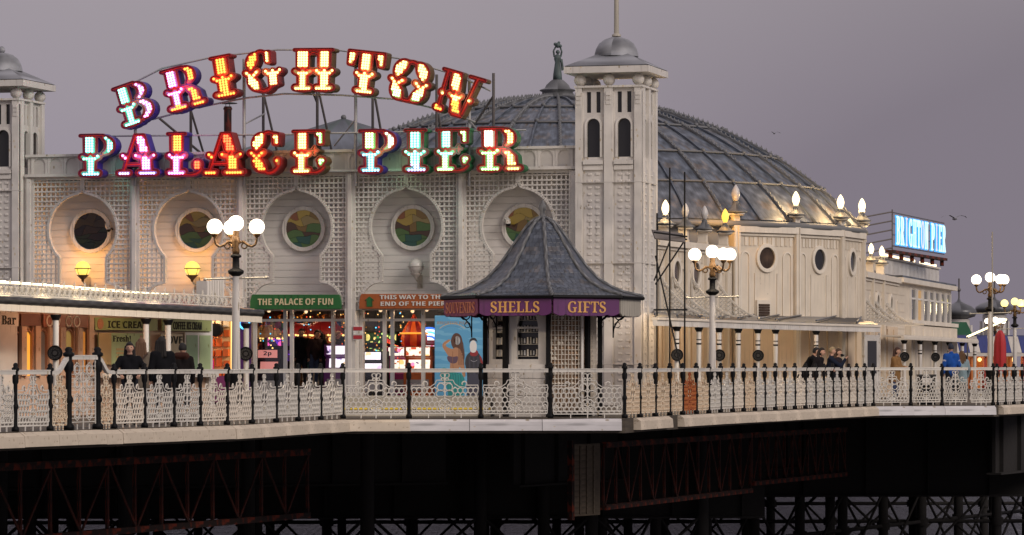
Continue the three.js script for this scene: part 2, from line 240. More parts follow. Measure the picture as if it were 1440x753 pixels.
// ---------- under the deck ----------
function truss(name, label, a, b, y0, y1, n, m, mTop = m) {
  const g = thing(name, label, 'truss', 'lattice trusses under the deck'), L = framed(g, a, b);
  BB('top_chord', mTop, g, 0, L, y1 - .16, y1, -.1, .1); BB('bottom_chord', mTop, g, 0, L, y0, y0 + .14, -.1, .1);
  for (let i = 0; i <= n; i++) { const x = L * i / n; new MB().bar([x, y0 + .1, 0], [x, y1 - .1, 0], .07, .07).build('upright', m, g); if (i < n) new MB().bar([x + (i % 2 ? L / n : 0), y0 + .1, .05], [x + (i % 2 ? 0 : L / n), y1 - .1, .05], .055, .03).build('diagonal', m, g); }
}
truss('truss', 'rust-brown lattice truss below the gate panel of the railing', at(-60, HY, 73), at(432, HY, 87.2), -2.55, -.85, 13, MT.ironRust);
truss('truss', 'rust-brown lattice truss beside the tall weathered metal plate under the deck', at(848, HY, 96.6), at(1055, HY, 109.8), -2.75, -.9, 13, MT.ironRust);
truss('truss', 'thin-rodded lattice truss continuing beyond the rust-brown truss', at(1057, HY, 110), at(1188, HY, 119.4), -2.55, -.9, 12, MT.ironRust, MT.ironRust);
truss('truss', 'grey lattice truss beside the narrow pale metal plate', at(1368, HY, 132.8), at(1520, HY, 146), -2.7, -.9, 14, MT.galv, MT.galv);
for (const [a, b, y0, y1, Z, l] of [[806, 844, -2.85, -.92, 95, 'tall weathered grey-brown metal plate at the end of the rusty truss'], [1349, 1367, -2.7, -.95, 130.5, 'narrow pale metal plate at the end of the grey truss']]) { const p = at(a, HY, Z), q = at(b, HY, Z + 1), g = thing('metal_plate', l, 'plate'), L = framed(g, p, q); BB('sheet', MT.galv, g, 0, L, y0, y1, -.05, 0); BB('edge_angle', MT.ironRust, g, -.12, -.005, y0 - .1, y1 + .1, -.1, .05); for (let i = 1; i < 4; i++) BB('corrugation', MT.galv, g, L * i / 4 - .03, L * i / 4 + .03, y0 + .05, y1 - .05, .001, .03); }
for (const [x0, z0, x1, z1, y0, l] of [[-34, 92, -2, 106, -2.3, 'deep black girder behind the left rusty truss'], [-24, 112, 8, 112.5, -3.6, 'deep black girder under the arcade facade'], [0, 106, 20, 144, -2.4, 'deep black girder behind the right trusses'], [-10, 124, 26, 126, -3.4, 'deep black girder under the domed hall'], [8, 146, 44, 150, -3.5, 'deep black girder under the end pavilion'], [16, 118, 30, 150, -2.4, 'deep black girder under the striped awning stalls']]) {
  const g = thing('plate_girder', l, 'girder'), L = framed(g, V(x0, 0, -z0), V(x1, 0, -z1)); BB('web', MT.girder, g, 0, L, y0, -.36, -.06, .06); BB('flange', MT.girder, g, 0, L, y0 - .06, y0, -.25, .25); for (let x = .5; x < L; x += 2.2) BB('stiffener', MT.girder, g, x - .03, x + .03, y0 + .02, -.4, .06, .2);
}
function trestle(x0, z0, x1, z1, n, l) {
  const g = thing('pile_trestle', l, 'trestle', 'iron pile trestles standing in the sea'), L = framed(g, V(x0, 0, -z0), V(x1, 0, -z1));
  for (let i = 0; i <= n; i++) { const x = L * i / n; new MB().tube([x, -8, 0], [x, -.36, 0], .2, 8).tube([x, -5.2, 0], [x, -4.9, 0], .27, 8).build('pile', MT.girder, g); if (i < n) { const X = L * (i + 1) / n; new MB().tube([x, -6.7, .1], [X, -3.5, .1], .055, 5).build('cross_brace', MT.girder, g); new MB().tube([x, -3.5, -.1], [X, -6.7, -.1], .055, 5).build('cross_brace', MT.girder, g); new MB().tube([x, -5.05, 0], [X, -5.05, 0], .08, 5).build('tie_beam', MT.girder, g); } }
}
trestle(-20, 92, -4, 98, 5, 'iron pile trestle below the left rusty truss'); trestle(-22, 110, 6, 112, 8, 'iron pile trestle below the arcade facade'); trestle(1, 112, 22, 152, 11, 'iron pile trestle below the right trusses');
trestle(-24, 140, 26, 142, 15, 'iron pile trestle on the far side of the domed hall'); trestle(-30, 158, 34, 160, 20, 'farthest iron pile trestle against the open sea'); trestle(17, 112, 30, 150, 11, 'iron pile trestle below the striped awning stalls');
// ---------- arcade building with the keyhole facade ----------
const FA = at(42, HY, 110.7), FB = at(808, HY, 106);
const arcade = thing('arcade_building', 'white lattice-fronted arcade with round windows in keyhole recesses', 'building');
const FL = framed(arcade, FA, FB), fh = hitter(arcade), BW = FL / 5;
const keyHW = h => h < 3.03 ? 1.47 : h < 3.73 ? .79 + .68 * Math.sqrt(Math.max(0, 1 - ((h - 3.03) / .7) ** 2)) : h < 4.53 ? .79 : h < 6.52 ? Math.sqrt(Math.max(0, 1.15 ** 2 - (h - 5.37) ** 2)) : 0;
function clipPoly(P, cx, cy, r) {     // polygon cut to a circle
  for (let k = 0; k < 28; k++) { const a = 2 * PI * k / 28, nx = Math.cos(a), ny = Math.sin(a), d = p => (p[0] - cx) * nx + (p[1] - cy) * ny - r, o = []; for (let i = 0; i < P.length; i++) { const p = P[i], q = P[(i + 1) % P.length], dp = d(p), dq = d(q); if (dp <= 0) o.push(p); if ((dp < 0) !== (dq < 0)) { const t = dp / (dp - dq); o.push([lerp(p[0], q[0], t), lerp(p[1], q[1], t)]); } } P = o; if (P.length < 3) return null; } return P;
}
const glassPal = [[.13, .085, .018], [.085, .03, .012], [.03, .05, .015], [.012, .032, .024], [.1, .07, .028], [.03, .016, .009], [.03, .055, .018], [.07, .04, .012]];
const glassM = [0, 1, 2].map(k => glassPal.map(c => { const m = mt(...c, .12), s = [.0, .3, .55][k], dk = [.25, .7, 1][k]; m.color.multiplyScalar(dk); m.emissive.setRGB(c[0] * s, c[1] * s, c[2] * s); return m; }));
const ringGeo = (r0, r1, d) => { const s = new THREE.Shape(); s.absarc(0, 0, r1, 0, 2 * PI); const h = new THREE.Path(); h.absarc(0, 0, r0, 0, 2 * PI, true); s.holes.push(h); return new THREE.ExtrudeGeometry(s, { depth: d, bevelEnabled: true, bevelSize: .012, bevelThickness: .012, bevelSegments: 2, curveSegments: 20 }); };
const winRing = ringGeo(.53, .62, .07);
const boardGeo = new THREE.ExtrudeGeometry(new THREE.Shape([[0, 0], [.075, 0], [.075, .012], [.02, .208], [0, .208]].map(p => new THREE.Vector2(...p))), { depth: BW - .1, bevelEnabled: false }).rotateY(PI / 2).translate(-(BW - .1) / 2, 0, 0);
const bayLit = [0, 1, 2, 2, 2];
const slat = (p, ...a) => { const m = BB('lattice_slat', rnd() < .2 ? MT.lattice2 : MT.lattice, p, ...a); m.position.x += rnd(-.004, .004); m.position.y += rnd(-.004, .004); m.rotation.z = rnd(-.004, .004); return m; };
for (let i = 0; i < 5; i++) {
  const cx = (i + .5) * BW, hw = BW / 2 - .15;
  for (let k = 0; k < 18; k++) { const b = mesh('board', boardGeo, k % 3 ? MT.board : MT.board2, arcade); b.position.set(cx, 3.02 + k * .218, -.78); b.rotation.z = rnd(-.0012, .0012); }
  BB('recess_wall', MT.white, arcade, cx - hw, cx + hw, 3, 6.95, -.95, -.83);
  // lattice slats
  const slats = [];
  for (let x = -hw + .09; x <= hw - .05; x += .15) { let s = null; for (let h = 3.05; h <= 6.94; h += .02) { const out = Math.abs(x) > keyHW(h) + .02; if (out && s === null) s = h; if (s !== null && (!out || h > 6.925)) { if (h - s > .05) slat( arcade, cx + x - .024, cx + x + .024, s, Math.min(h, 6.93), -.045, -.02); s = null; } } }
  for (let h = 3.13; h < 6.9; h += .15) { const k = keyHW(h) + .02; if (k < .03) slat( arcade, cx - hw, cx + hw, h - .024, h + .024, -.018, .004); else if (k < hw - .05) for (const s of [-1, 1]) slat( arcade, cx + s * k, cx + s * hw, h - .024, h + .024, -.018, .004); }
  // keyhole moulding with a reveal
  const pr = [], m = new MB(); for (let h = 3.03; h <= 6.5; h += .055) pr.push([keyHW(h), h]); pr.push([.16, 6.51], [.07, 6.56], [.035, 6.66], [.035, 6.93]);
  for (const s of [-1, 1]) for (let q = 1; q < pr.length; q++) { const a = pr[q - 1], b = pr[q], dx = b[0] - a[0], dy = b[1] - a[1], l = Math.hypot(dx, dy); m.box(.075, l + .025, .15, cx + s * (a[0] + b[0]) / 2, (a[1] + b[1]) / 2, -.04, 0, 0, s * -Math.atan2(dx, dy)); }
  m.build('keyhole_moulding', MT.trim, arcade);
  // stained round window
  const wy = fh(0, 0)[1] * 0 + 5.37; const wx = cx + .0;
  const win = new THREE.Group(); win.name = 'round_window'; win.position.set(wx, wy, -.72); win.scale.set(1.1, 1.1, 1); arcade.add(win);
  mesh('frame', winRing, MT.trim, win); const gp = glassM[bayLit[i]];
  seed = 31 + i * 9; const rows = [-.56, -.37, -.22, -.08, .12, .3, .56], wv = (r, x) => r < 1 || r > 5 ? 0 : .045 * Math.sin(x * (3.5 + r) + r * 2.1 + i * 1.3) + .028 * Math.sin(x * 11 + r + i), tl = [0, 1, 2, 3, 4].map(() => rnd(-.09, .09));
  for (let r = 0; r < 6; r++) { const nC = [2, 3, 2, 3, 2, 3][r], ks = [-.56]; for (let c = 1; c < nC; c++) ks.push(-.56 + 1.12 * c / nC + rnd(-.11, .11)); ks.push(.56); for (let c = 0; c < nC; c++) { const lo = [], up = [], e = .004; for (let q = 0; q <= 6; q++) { const t = q / 6, x0 = lerp(ks[c] + e + (c ? tl[c] : 0), ks[c + 1] - e + (c + 1 < nC ? tl[c + 1] : 0), t), x1 = lerp(ks[c] + e - (c ? tl[c] : 0), ks[c + 1] - e - (c + 1 < nC ? tl[c + 1] : 0), t); lo.push([x0, rows[r] + e + wv(r, x0)]); up.unshift([x1, rows[r + 1] - e + wv(r + 1, x1)]); } const P = clipPoly([...lo, ...up], 0, 0, .53); if (P) { const mm = gp[[[3, 2], [6, 3, 2], [2, 5], [5, 7, 2], [0, 4], [1, 0, 7]][r][c]]; mesh('pane', ext([new THREE.Shape(P.map(p => new THREE.Vector2(...p)))], .01), mm, win).position.z = .025; } } }
  mesh('lead_backing', new THREE.CircleGeometry(.56, 24), MT.black, win).position.z = .02;
}
seed = 99;
// pilasters
for (let i = 0; i <= 5; i++) { const x = i * BW; BB('pilaster', MT.white, arcade, x - .15, x + .15, 0, 7.02, -.9, .1); BB('pilaster_strip', MT.trim, arcade, x - .06, x + .06, 0, 6.98, .1, .16); BB('bay_jamb', MT.white2, arcade, x - .16, x + .16, 0, 2.9, .1, .13); }
for (let i = 0; i < 5; i++) BB('lattice_rail', MT.trim, arcade, i * BW + .15, (i + 1) * BW - .15, 6.93, 7.03, -.05, .06);
BB('cornice', MT.trim, arcade, -.1, FL + .1, 7.03, 7.12, -.9, .2);
// parapet with blind arches
BB('parapet', MT.white2, arcade, -.1, FL + .1, 7.12, 7.66, -.3, -.05); BB('parapet_coping', MT.trim, arcade, -.15, FL + .15, 7.66, 7.74, -.4, .05);
{ const s = new THREE.Shape(), w = .27; s.moveTo(-w, -.25); s.lineTo(w, -.25); s.lineTo(w, .27); s.lineTo(-w, .27); s.closePath(); const h = new THREE.Path(); h.moveTo(-.2, -.25); h.lineTo(-.2, .04); h.absarc(0, .04, .2, PI, 0, true); h.lineTo(.2, -.25); h.closePath(); const s2 = new THREE.Shape(); s2.moveTo(-w, -.25); s2.lineTo(-.2, -.25); s2.lineTo(-.2, .04); s2.absarc(0, .04, .2, PI, 0, true); s2.lineTo(.2, -.25); s2.lineTo(w, -.25); s2.lineTo(w, .27); s2.lineTo(-w, .27); s2.closePath(); const g = ext([s2], .035);
  for (let x = .3; x < FL; x += .545) mesh('blind_arch', g, MT.white, arcade).position.set(x, 7.38, -.049); }
// roof and back of the building
BB('flat_roof', MT.leadGreen, arcade, 0, FL, 6.96, 7.02, -12, -.9); BB('rear_wall', MT.recess, arcade, 0, FL, 0, 6.95, -12.2, -12); BB('end_wall', MT.white2, arcade, -.15, 0, 0, 6.95, -12, -.9);
// inside
const room = { floor: mt(.1, .04, .05, .6), wall: mt(.16, .07, .03, .7, { map: ironRustTex }), ceil: mt(.3, .2, .14, .7) };
BB('interior_floor', room.floor, arcade, .15, FL - .15, .002, .06, -10, -1); BB('interior_wall', room.wall, arcade, .2, FL - .2, .06, 2.96, -10.1, -10); BB('interior_ceiling', room.ceil, arcade, .15, FL - .15, 2.97, 3.01, -11.9, -.82);
BB('lintel', MT.white2, arcade, .15, FL - .15, 2.86, 3.0, -.8, -.04);
BB('stall_riser', MT.white2, arcade, .15, BW, 0, 2.86, -.5, -.4);
// shop front frames
for (const [i, list] of [[1, [.1, .5]], [2, [.08, .36, .42, .8, .96]], [3, [.06, .27, .34, .62, .94]], [4, [.1, .4, .7, .95]]]) for (const t of list) BB('door_post', t === .36 || t === .34 ? MT.steel : MT.white2, arcade, i * BW + t * BW - .05, i * BW + t * BW + .05, 0, 2.86, -.45, -.33);
for (const i of [2, 3, 4]) { BB('transom', MT.white2, arcade, i * BW + .15, (i + 1) * BW - .15, 2.52, 2.6, -.44, -.34); const gl = new THREE.MeshPhysicalMaterial({ transmission: 1, thickness: 0, roughness: .02, color: 0xffffff }); for (const [a, b] of i === 2 ? [[.1, .35], [.82, .95]] : [[.08, .26]]) BB('glass_pane', gl, arcade, i * BW + a * BW, i * BW + b * BW, .1, 2.5, -.4, -.394); }
// signs over the doors
function flareSign(name, label, i, mat, build) {
  const g = thing(name, label, 'sign'); g.position.copy(arcade.position); g.rotation.copy(arcade.rotation); const cx = (i + .5) * BW;
  const s = new THREE.Shape(); s.moveTo(-1.46, 2.9); s.lineTo(1.46, 2.9); for (let h = 3.0; h <= 3.34; h += .04) s.lineTo(keyHW(h) - .01, h); for (let h = 3.34; h >= 3.0; h -= .04) s.lineTo(-keyHW(h) + .01, h); s.closePath();
  const b = mesh('board', ext([s], .06, .008), mat, g); b.position.set(cx, 0, .03); build(g, cx); return g;
}
const creamPaint = paint(.75, .66, .42), whitePaint = paint(.8, .8, .78);
flareSign('palace_sign', 'green sign with cream capitals THE PALACE OF FUN', 2, MT.green, (g, cx) => { const t = mesh('lettering', textGeo('THE PALACE OF FUN', 'sans_bold', 2.42, .2, .02), creamPaint, g); t.position.set(cx, 3.12, .1); });
flareSign('direction_sign', 'orange sign with white capitals THIS WAY TO THE END OF THE PIER', 3, MT.orange, (g, cx) => { const t = mesh('lettering', textGeo('THIS WAY TO THE', 'sans_bold', 2.05, .13, .02), whitePaint, g); t.position.set(cx + .22, 3.245, .1); const u = mesh('lettering', textGeo('END OF THE PIER', 'sans_bold', 2.05, .13, .02), whitePaint, g); u.position.set(cx + .25, 3.045, .1); const a = new THREE.Shape([[-.09, -.14], [.09, -.14], [.09, .05], [.15, .05], [0, .17], [-.15, .05], [-.09, .05]].map(p => new THREE.Vector2(...p))); mesh('arrow', ext([a], .02), MT.green, g).position.set(cx - 1.13, 3.1, .1); });
{ const [x, y] = fh(503, 470, .17), g = thing('notice', 'small red and white notice on the pilaster by the arcade doors', 'sign'); g.position.copy(arcade.position); g.rotation.copy(arcade.rotation); const red = mt(.4, .03, .04, .6); for (let k = 0; k < 3; k++) BB('stripe', k % 2 ? whitePaint : red, g, x - .14, x + .14, 1.98 + k * .13, 2.09 + k * .13, .165, .18); BB('plate', whitePaint, g, x - .16, x + .16, 1.95, 2.38, .16, .165); }
// interior attractions
function inArcade(name, label, cat, px, z, group) { const g = thing(name, label, cat, group); g.rotation.copy(arcade.rotation); const p = V(fh(px, 511, z)[0], 0, z).applyMatrix4(arcade.matrixWorld); g.position.set(p.x, .06, p.z); return g; }
const glow = { white: em(1, .93, .95, 1.6), warm: em(1, .62, .2, 1.5), pink: em(1, .12, .5, .8), cyan: em(.1, .6, 1, 1.4), green: em(.2, 1, .3, 1.0), red: em(1, .1, .03, .9), amber: em(1, .4, .05, .8), purple: em(.45, .05, .6, .55), magenta: em(.9, .05, .7, .6) };
const cRed = mt(.35, .015, .02, .5), cOr = mt(.75, .13, .02, .45), cCream = mt(.75, .6, .38, .6), cGr = mt(.06, .25, .08, .5);
function lightPrint(sd, cols, k) { seed = sd; const c = document.createElement('canvas'); c.width = c.height = 128; const x = c.getContext('2d'); x.fillStyle = cols[0]; x.fillRect(0, 0, 128, 128); for (let i = 0; i < 46; i++) { x.fillStyle = cols[1 + Math.floor(rnd(0, cols.length - 1))]; const a = rnd(0, 128), b = rnd(0, 128), r = rnd(3, 15); x.beginPath(); if (i % 3) x.ellipse(a, b, r, r * rnd(.3, 1), rnd(0, 3), 0, 7); else x.rect(a, b, r * 1.6, r * .6); x.fill(); } const t = new THREE.CanvasTexture(c); t.colorSpace = THREE.SRGBColorSpace; t.wrapS = t.wrapT = THREE.RepeatWrapping; const m = new THREE.MeshStandardMaterial({ roughness: .3, map: t, emissiveMap: t, emissive: 0xffffff, emissiveIntensity: k }); return m; }
const pr = [lightPrint(5, ['#fff6ff', '#ffffff', '#e6c8f0', '#70609a', '#ffd9a8', '#302040', '#8060a0', '#a090c0'], .95), lightPrint(15, ['#fff4e0', '#ffffff', '#ffce80', '#d05030', '#ff90c0', '#50306a', '#a05030', '#c07040'], .95), lightPrint(25, ['#d8f0ff', '#ffffff', '#80d0ff', '#304080', '#ff70b0', '#ffe070', '#3060a0'], .95), lightPrint(35, ['#6a2a10', '#ffb040', '#d05018', '#ffe0a0', '#401808', '#2a6030'], .9), lightPrint(45, ['#301040', '#c030a0', '#ff60c0', '#6030c0', '#100818', '#40c0e0'], .8), lightPrint(55, ['#103018', '#40c060', '#d0ff90', '#f0e080', '#081808', '#d04040'], .8)];
const backWall = lightPrint(65, ['#2a0f06', '#8a4010', '#c87020', '#3a1a0a', '#1a0804', '#602010', '#a02818'], .45);
function cabinet(label, px, z, w, h, body, scr, text, marqueeH = .3) {
  const g = inArcade('arcade_machine', label, 'arcade machine', px, z, 'machines inside the arcade');
  const s = new THREE.Shape([[-.35, 0], [.35, 0], [.35, h * .5], [.2, h * .58], [.14, h * .78], [.3, h * .82], [.3, h], [-.35, h]].map(p => new THREE.Vector2(...p)));
  const b = mesh('cabinet', ext([s], w, .01), body, g); b.rotation.y = -PI / 2; b.position.x = w / 2;
  BB('marquee_light', scr, g, -w * .42, w * .42, h * .835, h * .985, .312, .33); BB('screen', scr, g, -w * .38, w * .38, h * .6, h * .76, .16, .2).rotation.x = -.15; BB('coin_panel', MT.steel, g, -w * .4, w * .4, h * .2, h * .4, .36, .375);
  if (text) mesh('lettering', textGeo(text, 'sans_bold', w * .35, h * .1, .01), MT.black, g).position.set(0, h * .91, .331);
}
cabinet('black two-pence coin pusher with a pink marquee inside the doors', 381, -1.6, .75, 1.62, MT.black, em(.7, .25, .22, .6), '2p');
for (let k = 0; k < 9; k++) { const g = inArcade('prize_rack', 'tall rack of amber-lit prizes along the back of the arcade', 'prize rack', 362 + k * 31, -8.8, 'prize racks along the back of the arcade'); BB('lit_panel_light', backWall, g, -.7, .7, .1, 2.8, -.1, 0); for (let r = 0; r < 5; r++) { BB('shelf', MT.iron, g, -.7, .7, .5 + r * .45, .53 + r * .45, .001, .3); for (let c = 0; c < 5; c++) { seed = k * 97 + r * 13 + c; const s = rnd(.09, .15), m = mesh('toy', new THREE.SphereGeometry(1, 8, 6), [cRed, cOr, cCream, cGr, mt(.05, .15, .5, .6), mt(.5, .08, .3, .6)][Math.floor(rnd(0, 6))], g); m.scale.set(s, s * 1.2, s); m.position.set(-.56 + c * .28, .53 + r * .45 + s * 1.2, .16); } } }
cabinet('black cabinet with a white lit marquee behind the orange sign', 527, -2.2, .7, 1.55, MT.black, pr[0]);
cabinet('purple machine with a bright white display behind the glass doors', 482, -2.6, 1.0, 1.75, mt(.16, .02, .2, .4), pr[0]);
cabinet('pink machine with a white display under the striped balloon', 566, -3, .85, 1.7, mt(.45, .04, .22, .4), pr[1]);
cabinet('orange machine with a white display beside the mermaid board', 592, -2.6, .9, 1.7, mt(.6, .14, .02, .4), pr[1]);
cabinet('teal cabinet with an amber marquee at the back of the arcade', 450, -7.5, 1.4, 2.2, mt(.02, .1, .12, .4), pr[3]);
cabinet('red cabinet with a cyan display at the back of the arcade', 612, -6.5, 1.2, 2.3, mt(.3, .02, .02, .4), pr[2]);
cabinet('black cabinet with a magenta display beyond the coin pusher', 398, -7, 1.2, 2.1, MT.black, pr[4]);
cabinet('black cabinet with a green display beside the arcade pilaster', 540, -6.8, 1.2, 2.2, MT.black, pr[5]);
function canopy(label, px, z, r, y, cols) { const g = inArcade('carousel_canopy', label, 'canopy', px, z, 'canopies inside the arcade'); const n = 12; for (let i = 0; i < n; i++) { const q = new THREE.SphereGeometry(r, 3, 6, i * 2 * PI / n, 2 * PI / n, 0, PI / 2); mesh('gore', q.scale(1, .75, 1), cols[i % cols.length], g).position.y = y; mesh('bulb', new THREE.SphereGeometry(.035, 6, 5), glow.warm, g).position.set(r * Math.cos(i * 2 * PI / n), y - .02, r * Math.sin(i * 2 * PI / n)); } new MB().tube([0, 0, 0], [0, y + r * .74, 0], .05).build('pole', MT.gold, g); }
canopy('dark red domed canopy edged with bulbs behind the people at the doors', 456, -5, .62, 2.1, [cRed]); canopy('small dark red canopy beside the standing man', 423, -5, .5, 2.1, [cRed]); canopy('cream and tan striped canopy behind the coin pusher', 374, -5, .55, 2.0, [mt(.4, .28, .15, .6), mt(.25, .13, .06, .6)]);
{ const g = inArcade('balloon_ride', 'red and orange striped hot-air balloon ride inside the arcade', 'ride', 582, -3.6), n = 12, pr = []; for (let k = 0; k <= 14; k++) { const t = k / 14; pr.push([Math.max(.03, .42 * Math.sin(PI * (.06 + .94 * Math.pow(t, .8)))), lerp(1.42, 2.72, t)]); }
  for (let i = 0; i < n; i++) mesh('gore', new THREE.LatheGeometry(pr.map(p => new THREE.Vector2(...p)), 3, i * 2 * PI / n, 2 * PI / n), i % 2 ? cRed : cOr, g); new MB().tor(.43, .022, 0, 0, 0, 24, 5).geo().rotateX(PI / 2).translate(0, 2.14, 0); const bd = mesh('band_light', new THREE.TorusGeometry(.425, .03, 5, 24).rotateX(PI / 2), glow.amber, g); bd.position.y = 2.12;
  BB('basket', cOr, g, -.22, .22, .9, 1.3, -.22, .22); new MB().tube([-.2, 1.3, -.2], [-.3, 1.75, -.2], .01).tube([.2, 1.3, .2], [.3, 1.75, .2], .01).build('rope', MT.gold, g); BB('stand', cRed, g, -.3, .3, 0, .9, -.3, .3); }
{ const g = inArcade('neon_arch', 'cyan and blue neon tubes beside the balloon ride', 'neon sign', 603, -4); for (let k = 0; k < 3; k++) mesh('neon_tube', new THREE.TorusGeometry(.28 + k * .13, .03, 6, 18, PI), k % 2 ? glow.cyan : em(.05, .2, 1, 1.2), g).position.set(0, 1.75, 0); BB('stand', MT.black, g, -.5, .5, 0, 1.72, -.05, .05); }
for (let k = 0; k < 3; k++) { const g = inArcade('rail_light', 'coloured light tube on the ride in the arcade', 'light', 553 + k * 12, -3.3, 'light tubes on the arcade ride'); new MB().tube([-.35, 1.9 - k * .12, 0], [.3, 1.65 - k * .12, 0], .022).build('light_tube', [glow.red, glow.green, glow.amber][k], g); new MB().tube([.3, 0, 0], [.3, 1.66 - k * .12, 0], .02).build('stand', MT.black, g); }
for (const [px, z] of [[378, -3], [430, -5.5], [470, -3], [535, -3], [580, -5.5], [600, -2.6], [330, -3], [660, -4]]) { const g = inArcade('ceiling_lamp', 'round warm ceiling lamp inside the arcade', 'lamp', px, z, 'ceiling lamps inside the arcade'); mesh('bulb', new THREE.SphereGeometry(.06, 12, 8), em(1, .7, .4, 1), g).position.y = 2.84; new MB().tube([0, 2.86, 0], [0, 2.91, 0], .02).build('stem', MT.black, g); lamp(0, 2.84, 0, new THREE.Color(1, .66, .38), 1.7, 3, g); }
// scattered coloured bulbs on strings
for (let k = 0; k < 8; k++) { const g = inArcade('fairy_lights', 'string of small coloured bulbs hanging inside the arcade', 'string lights', 366 + k * 33, -2.4 - (k * 37 % 5) * 1.1, 'strings of coloured bulbs inside the arcade'); seed = 400 + k; const cs = [glow.red, glow.amber, glow.cyan, glow.warm, glow.amber, glow.warm], mb = cs.map(() => new MB()), w = new MB(); for (let q = 0; q < 5; q++) { const x = -.7 + q * .35, yb = rnd(.9, 1.9); w.bar([x, 2.9, 0], [x, yb, 0], .008, .008); for (let y = yb; y < 2.85; y += rnd(.16, .4)) mb[Math.floor(rnd(0, 6))].sph(rnd(.014, .028), x + rnd(-.05, .05), y, rnd(-.04, .04), 6); } w.build('cable', MT.black, g); mb.forEach((m, i) => m.g.length && m.build('bulbs', cs[i], g, 'stuff')); }
// shop doorway glowing pink beside the ice cream kiosk
{ const g = inArcade('prize_shop', 'glowing gold and pink prize shop between kiosk and lamp post', 'shop', 304, .5); const w = .48; BB('back_panel', mt(.75, .5, .2, .6), g, -w, w, .4, 2.7, -.1, 0); for (let r = 0; r < 7; r++) for (let c = 0; c < 4; c++) { seed = r * 71 + c * 13 + 5; BB('prize', [cRed, cOr, cCream, MT.yellow, mt(.5, .05, .3, .5)][Math.floor(rnd(0, 5))], g, -w + .04 + c * .235, -w + .2 + c * .235, .5 + r * .3, .5 + r * .3 + rnd(.15, .26), .003, rnd(.05, .16)); } BB('tube_light', glow.warm, g, -w - .04, -w, .4, 2.75, 0, .06); BB('tube_light', glow.warm, g, w, w + .03, .4, 2.75, 0, .04); BB('counter', mt(.2, .03, .12, .5), g, -w, w, .0, .8, -.1, .25); BB('bag', mt(.75, .03, .35, .5), g, -.45, -.05, .8, 1.28, .1, .3); mesh('speaker', new THREE.CylinderGeometry(.2, .2, .2, 14).rotateX(PI / 2), MT.black, g).position.set(.1, 2.2, .3); new MB().tube([.1, 2.2, .2], [.1, 2.2, 0], .03).build('bracket', MT.black, g); lamp(-.3, 2.5, .45, new THREE.Color(1, .6, .3), 2.2, 3, g); }
{ const g = inArcade('neon_sign', 'purple lit panel with a cyan neon ring beside the prize shop', 'neon sign', 332, .3); BB('panel', mt(.06, .01, .12, .5), g, -.4, .45, 0, 2.75, -.1, 0); for (let k = 0; k < 3; k++) BB('light_box', [glow.purple, glow.magenta, glow.pink][k], g, -.34 + k * .02, .05, .4 + k * .75, .9 + k * .75, .003, .03); mesh('neon_ring', new THREE.TorusGeometry(.16, .03, 6, 20), glow.cyan, g).position.set(.28, 2.4, .05); }
// globe sconces
function sconce(px, py, lit, label) { const [x, y] = fh(px, py, -.35), g = thing('globe_sconce', label, 'wall lamp', 'globe wall lamps on the facade'); const p = V(x, y, -.35).applyMatrix4(arcade.matrixWorld); g.position.copy(p); g.rotation.copy(arcade.rotation); mesh('lamp_globe', new THREE.SphereGeometry(.235, 20, 14), lit ? em(1, .72, .14, 1.0) : mt(.5, .48, .46, .3), g).rotation.y = -arcade.rotation.y; const m = new MB().tor(.25, .014, 0, 0, 0, 20, 4); m.g[0].rotateX(PI / 2); m.lathe([[0, -.42], [.04, -.4], [.05, -.34], [.13, -.27], [.2, -.2], [.15, -.2], [0, -.24]], 0, 0, 0, 12); for (let k = 0; k < 4; k++) { const a = k * PI / 2 + .4; m.tube([.25 * Math.cos(a), 0, .25 * Math.sin(a)], [.15 * Math.cos(a), -.22, .15 * Math.sin(a)], .01, 4); } m.build('cage', lit ? MT.gold : MT.white2, g); new MB().line([[0, -.4, 0], [.1, -.55, -.1], [.05, -.62, -.3], [0, -.5, -.42]], .035, .035).box(.16, .4, .03, 0, -.45, -.4).build('bracket', MT.stone, g); if (lit) lamp(0, 0, 0, new THREE.Color(1, .42, .1), 4.5, 9, g); }
sconce(116, 378, true, 'lit yellow globe wall lamp under the darkest round window'); sconce(270, 378, true, 'lit yellow globe wall lamp under the window beside the lamp post'); sconce(585, 375, false, 'unlit white globe wall lamp above the orange sign');
for (const [px, py, l] of [[152, 320, 'security camera beside the darkest round window'], [714, 312, 'security camera beside the window behind the kiosk finial']]) { const [x, y] = fh(px, py, -.45), g = thing('security_camera', l, 'camera'); g.position.copy(V(x, y, -.45).applyMatrix4(arcade.matrixWorld)); g.rotation.copy(arcade.rotation); B('housing', MT.trim, g, .13, .12, .3, 0, .03, .05, .3, .5, 0); new MB().tube([0, 0, 0], [.02, -.05, -.3], .03).build('arm', MT.black, g); mesh('lens', new THREE.SphereGeometry(.07, 10, 8), MT.black, g).position.set(.04, -.08, .08); }
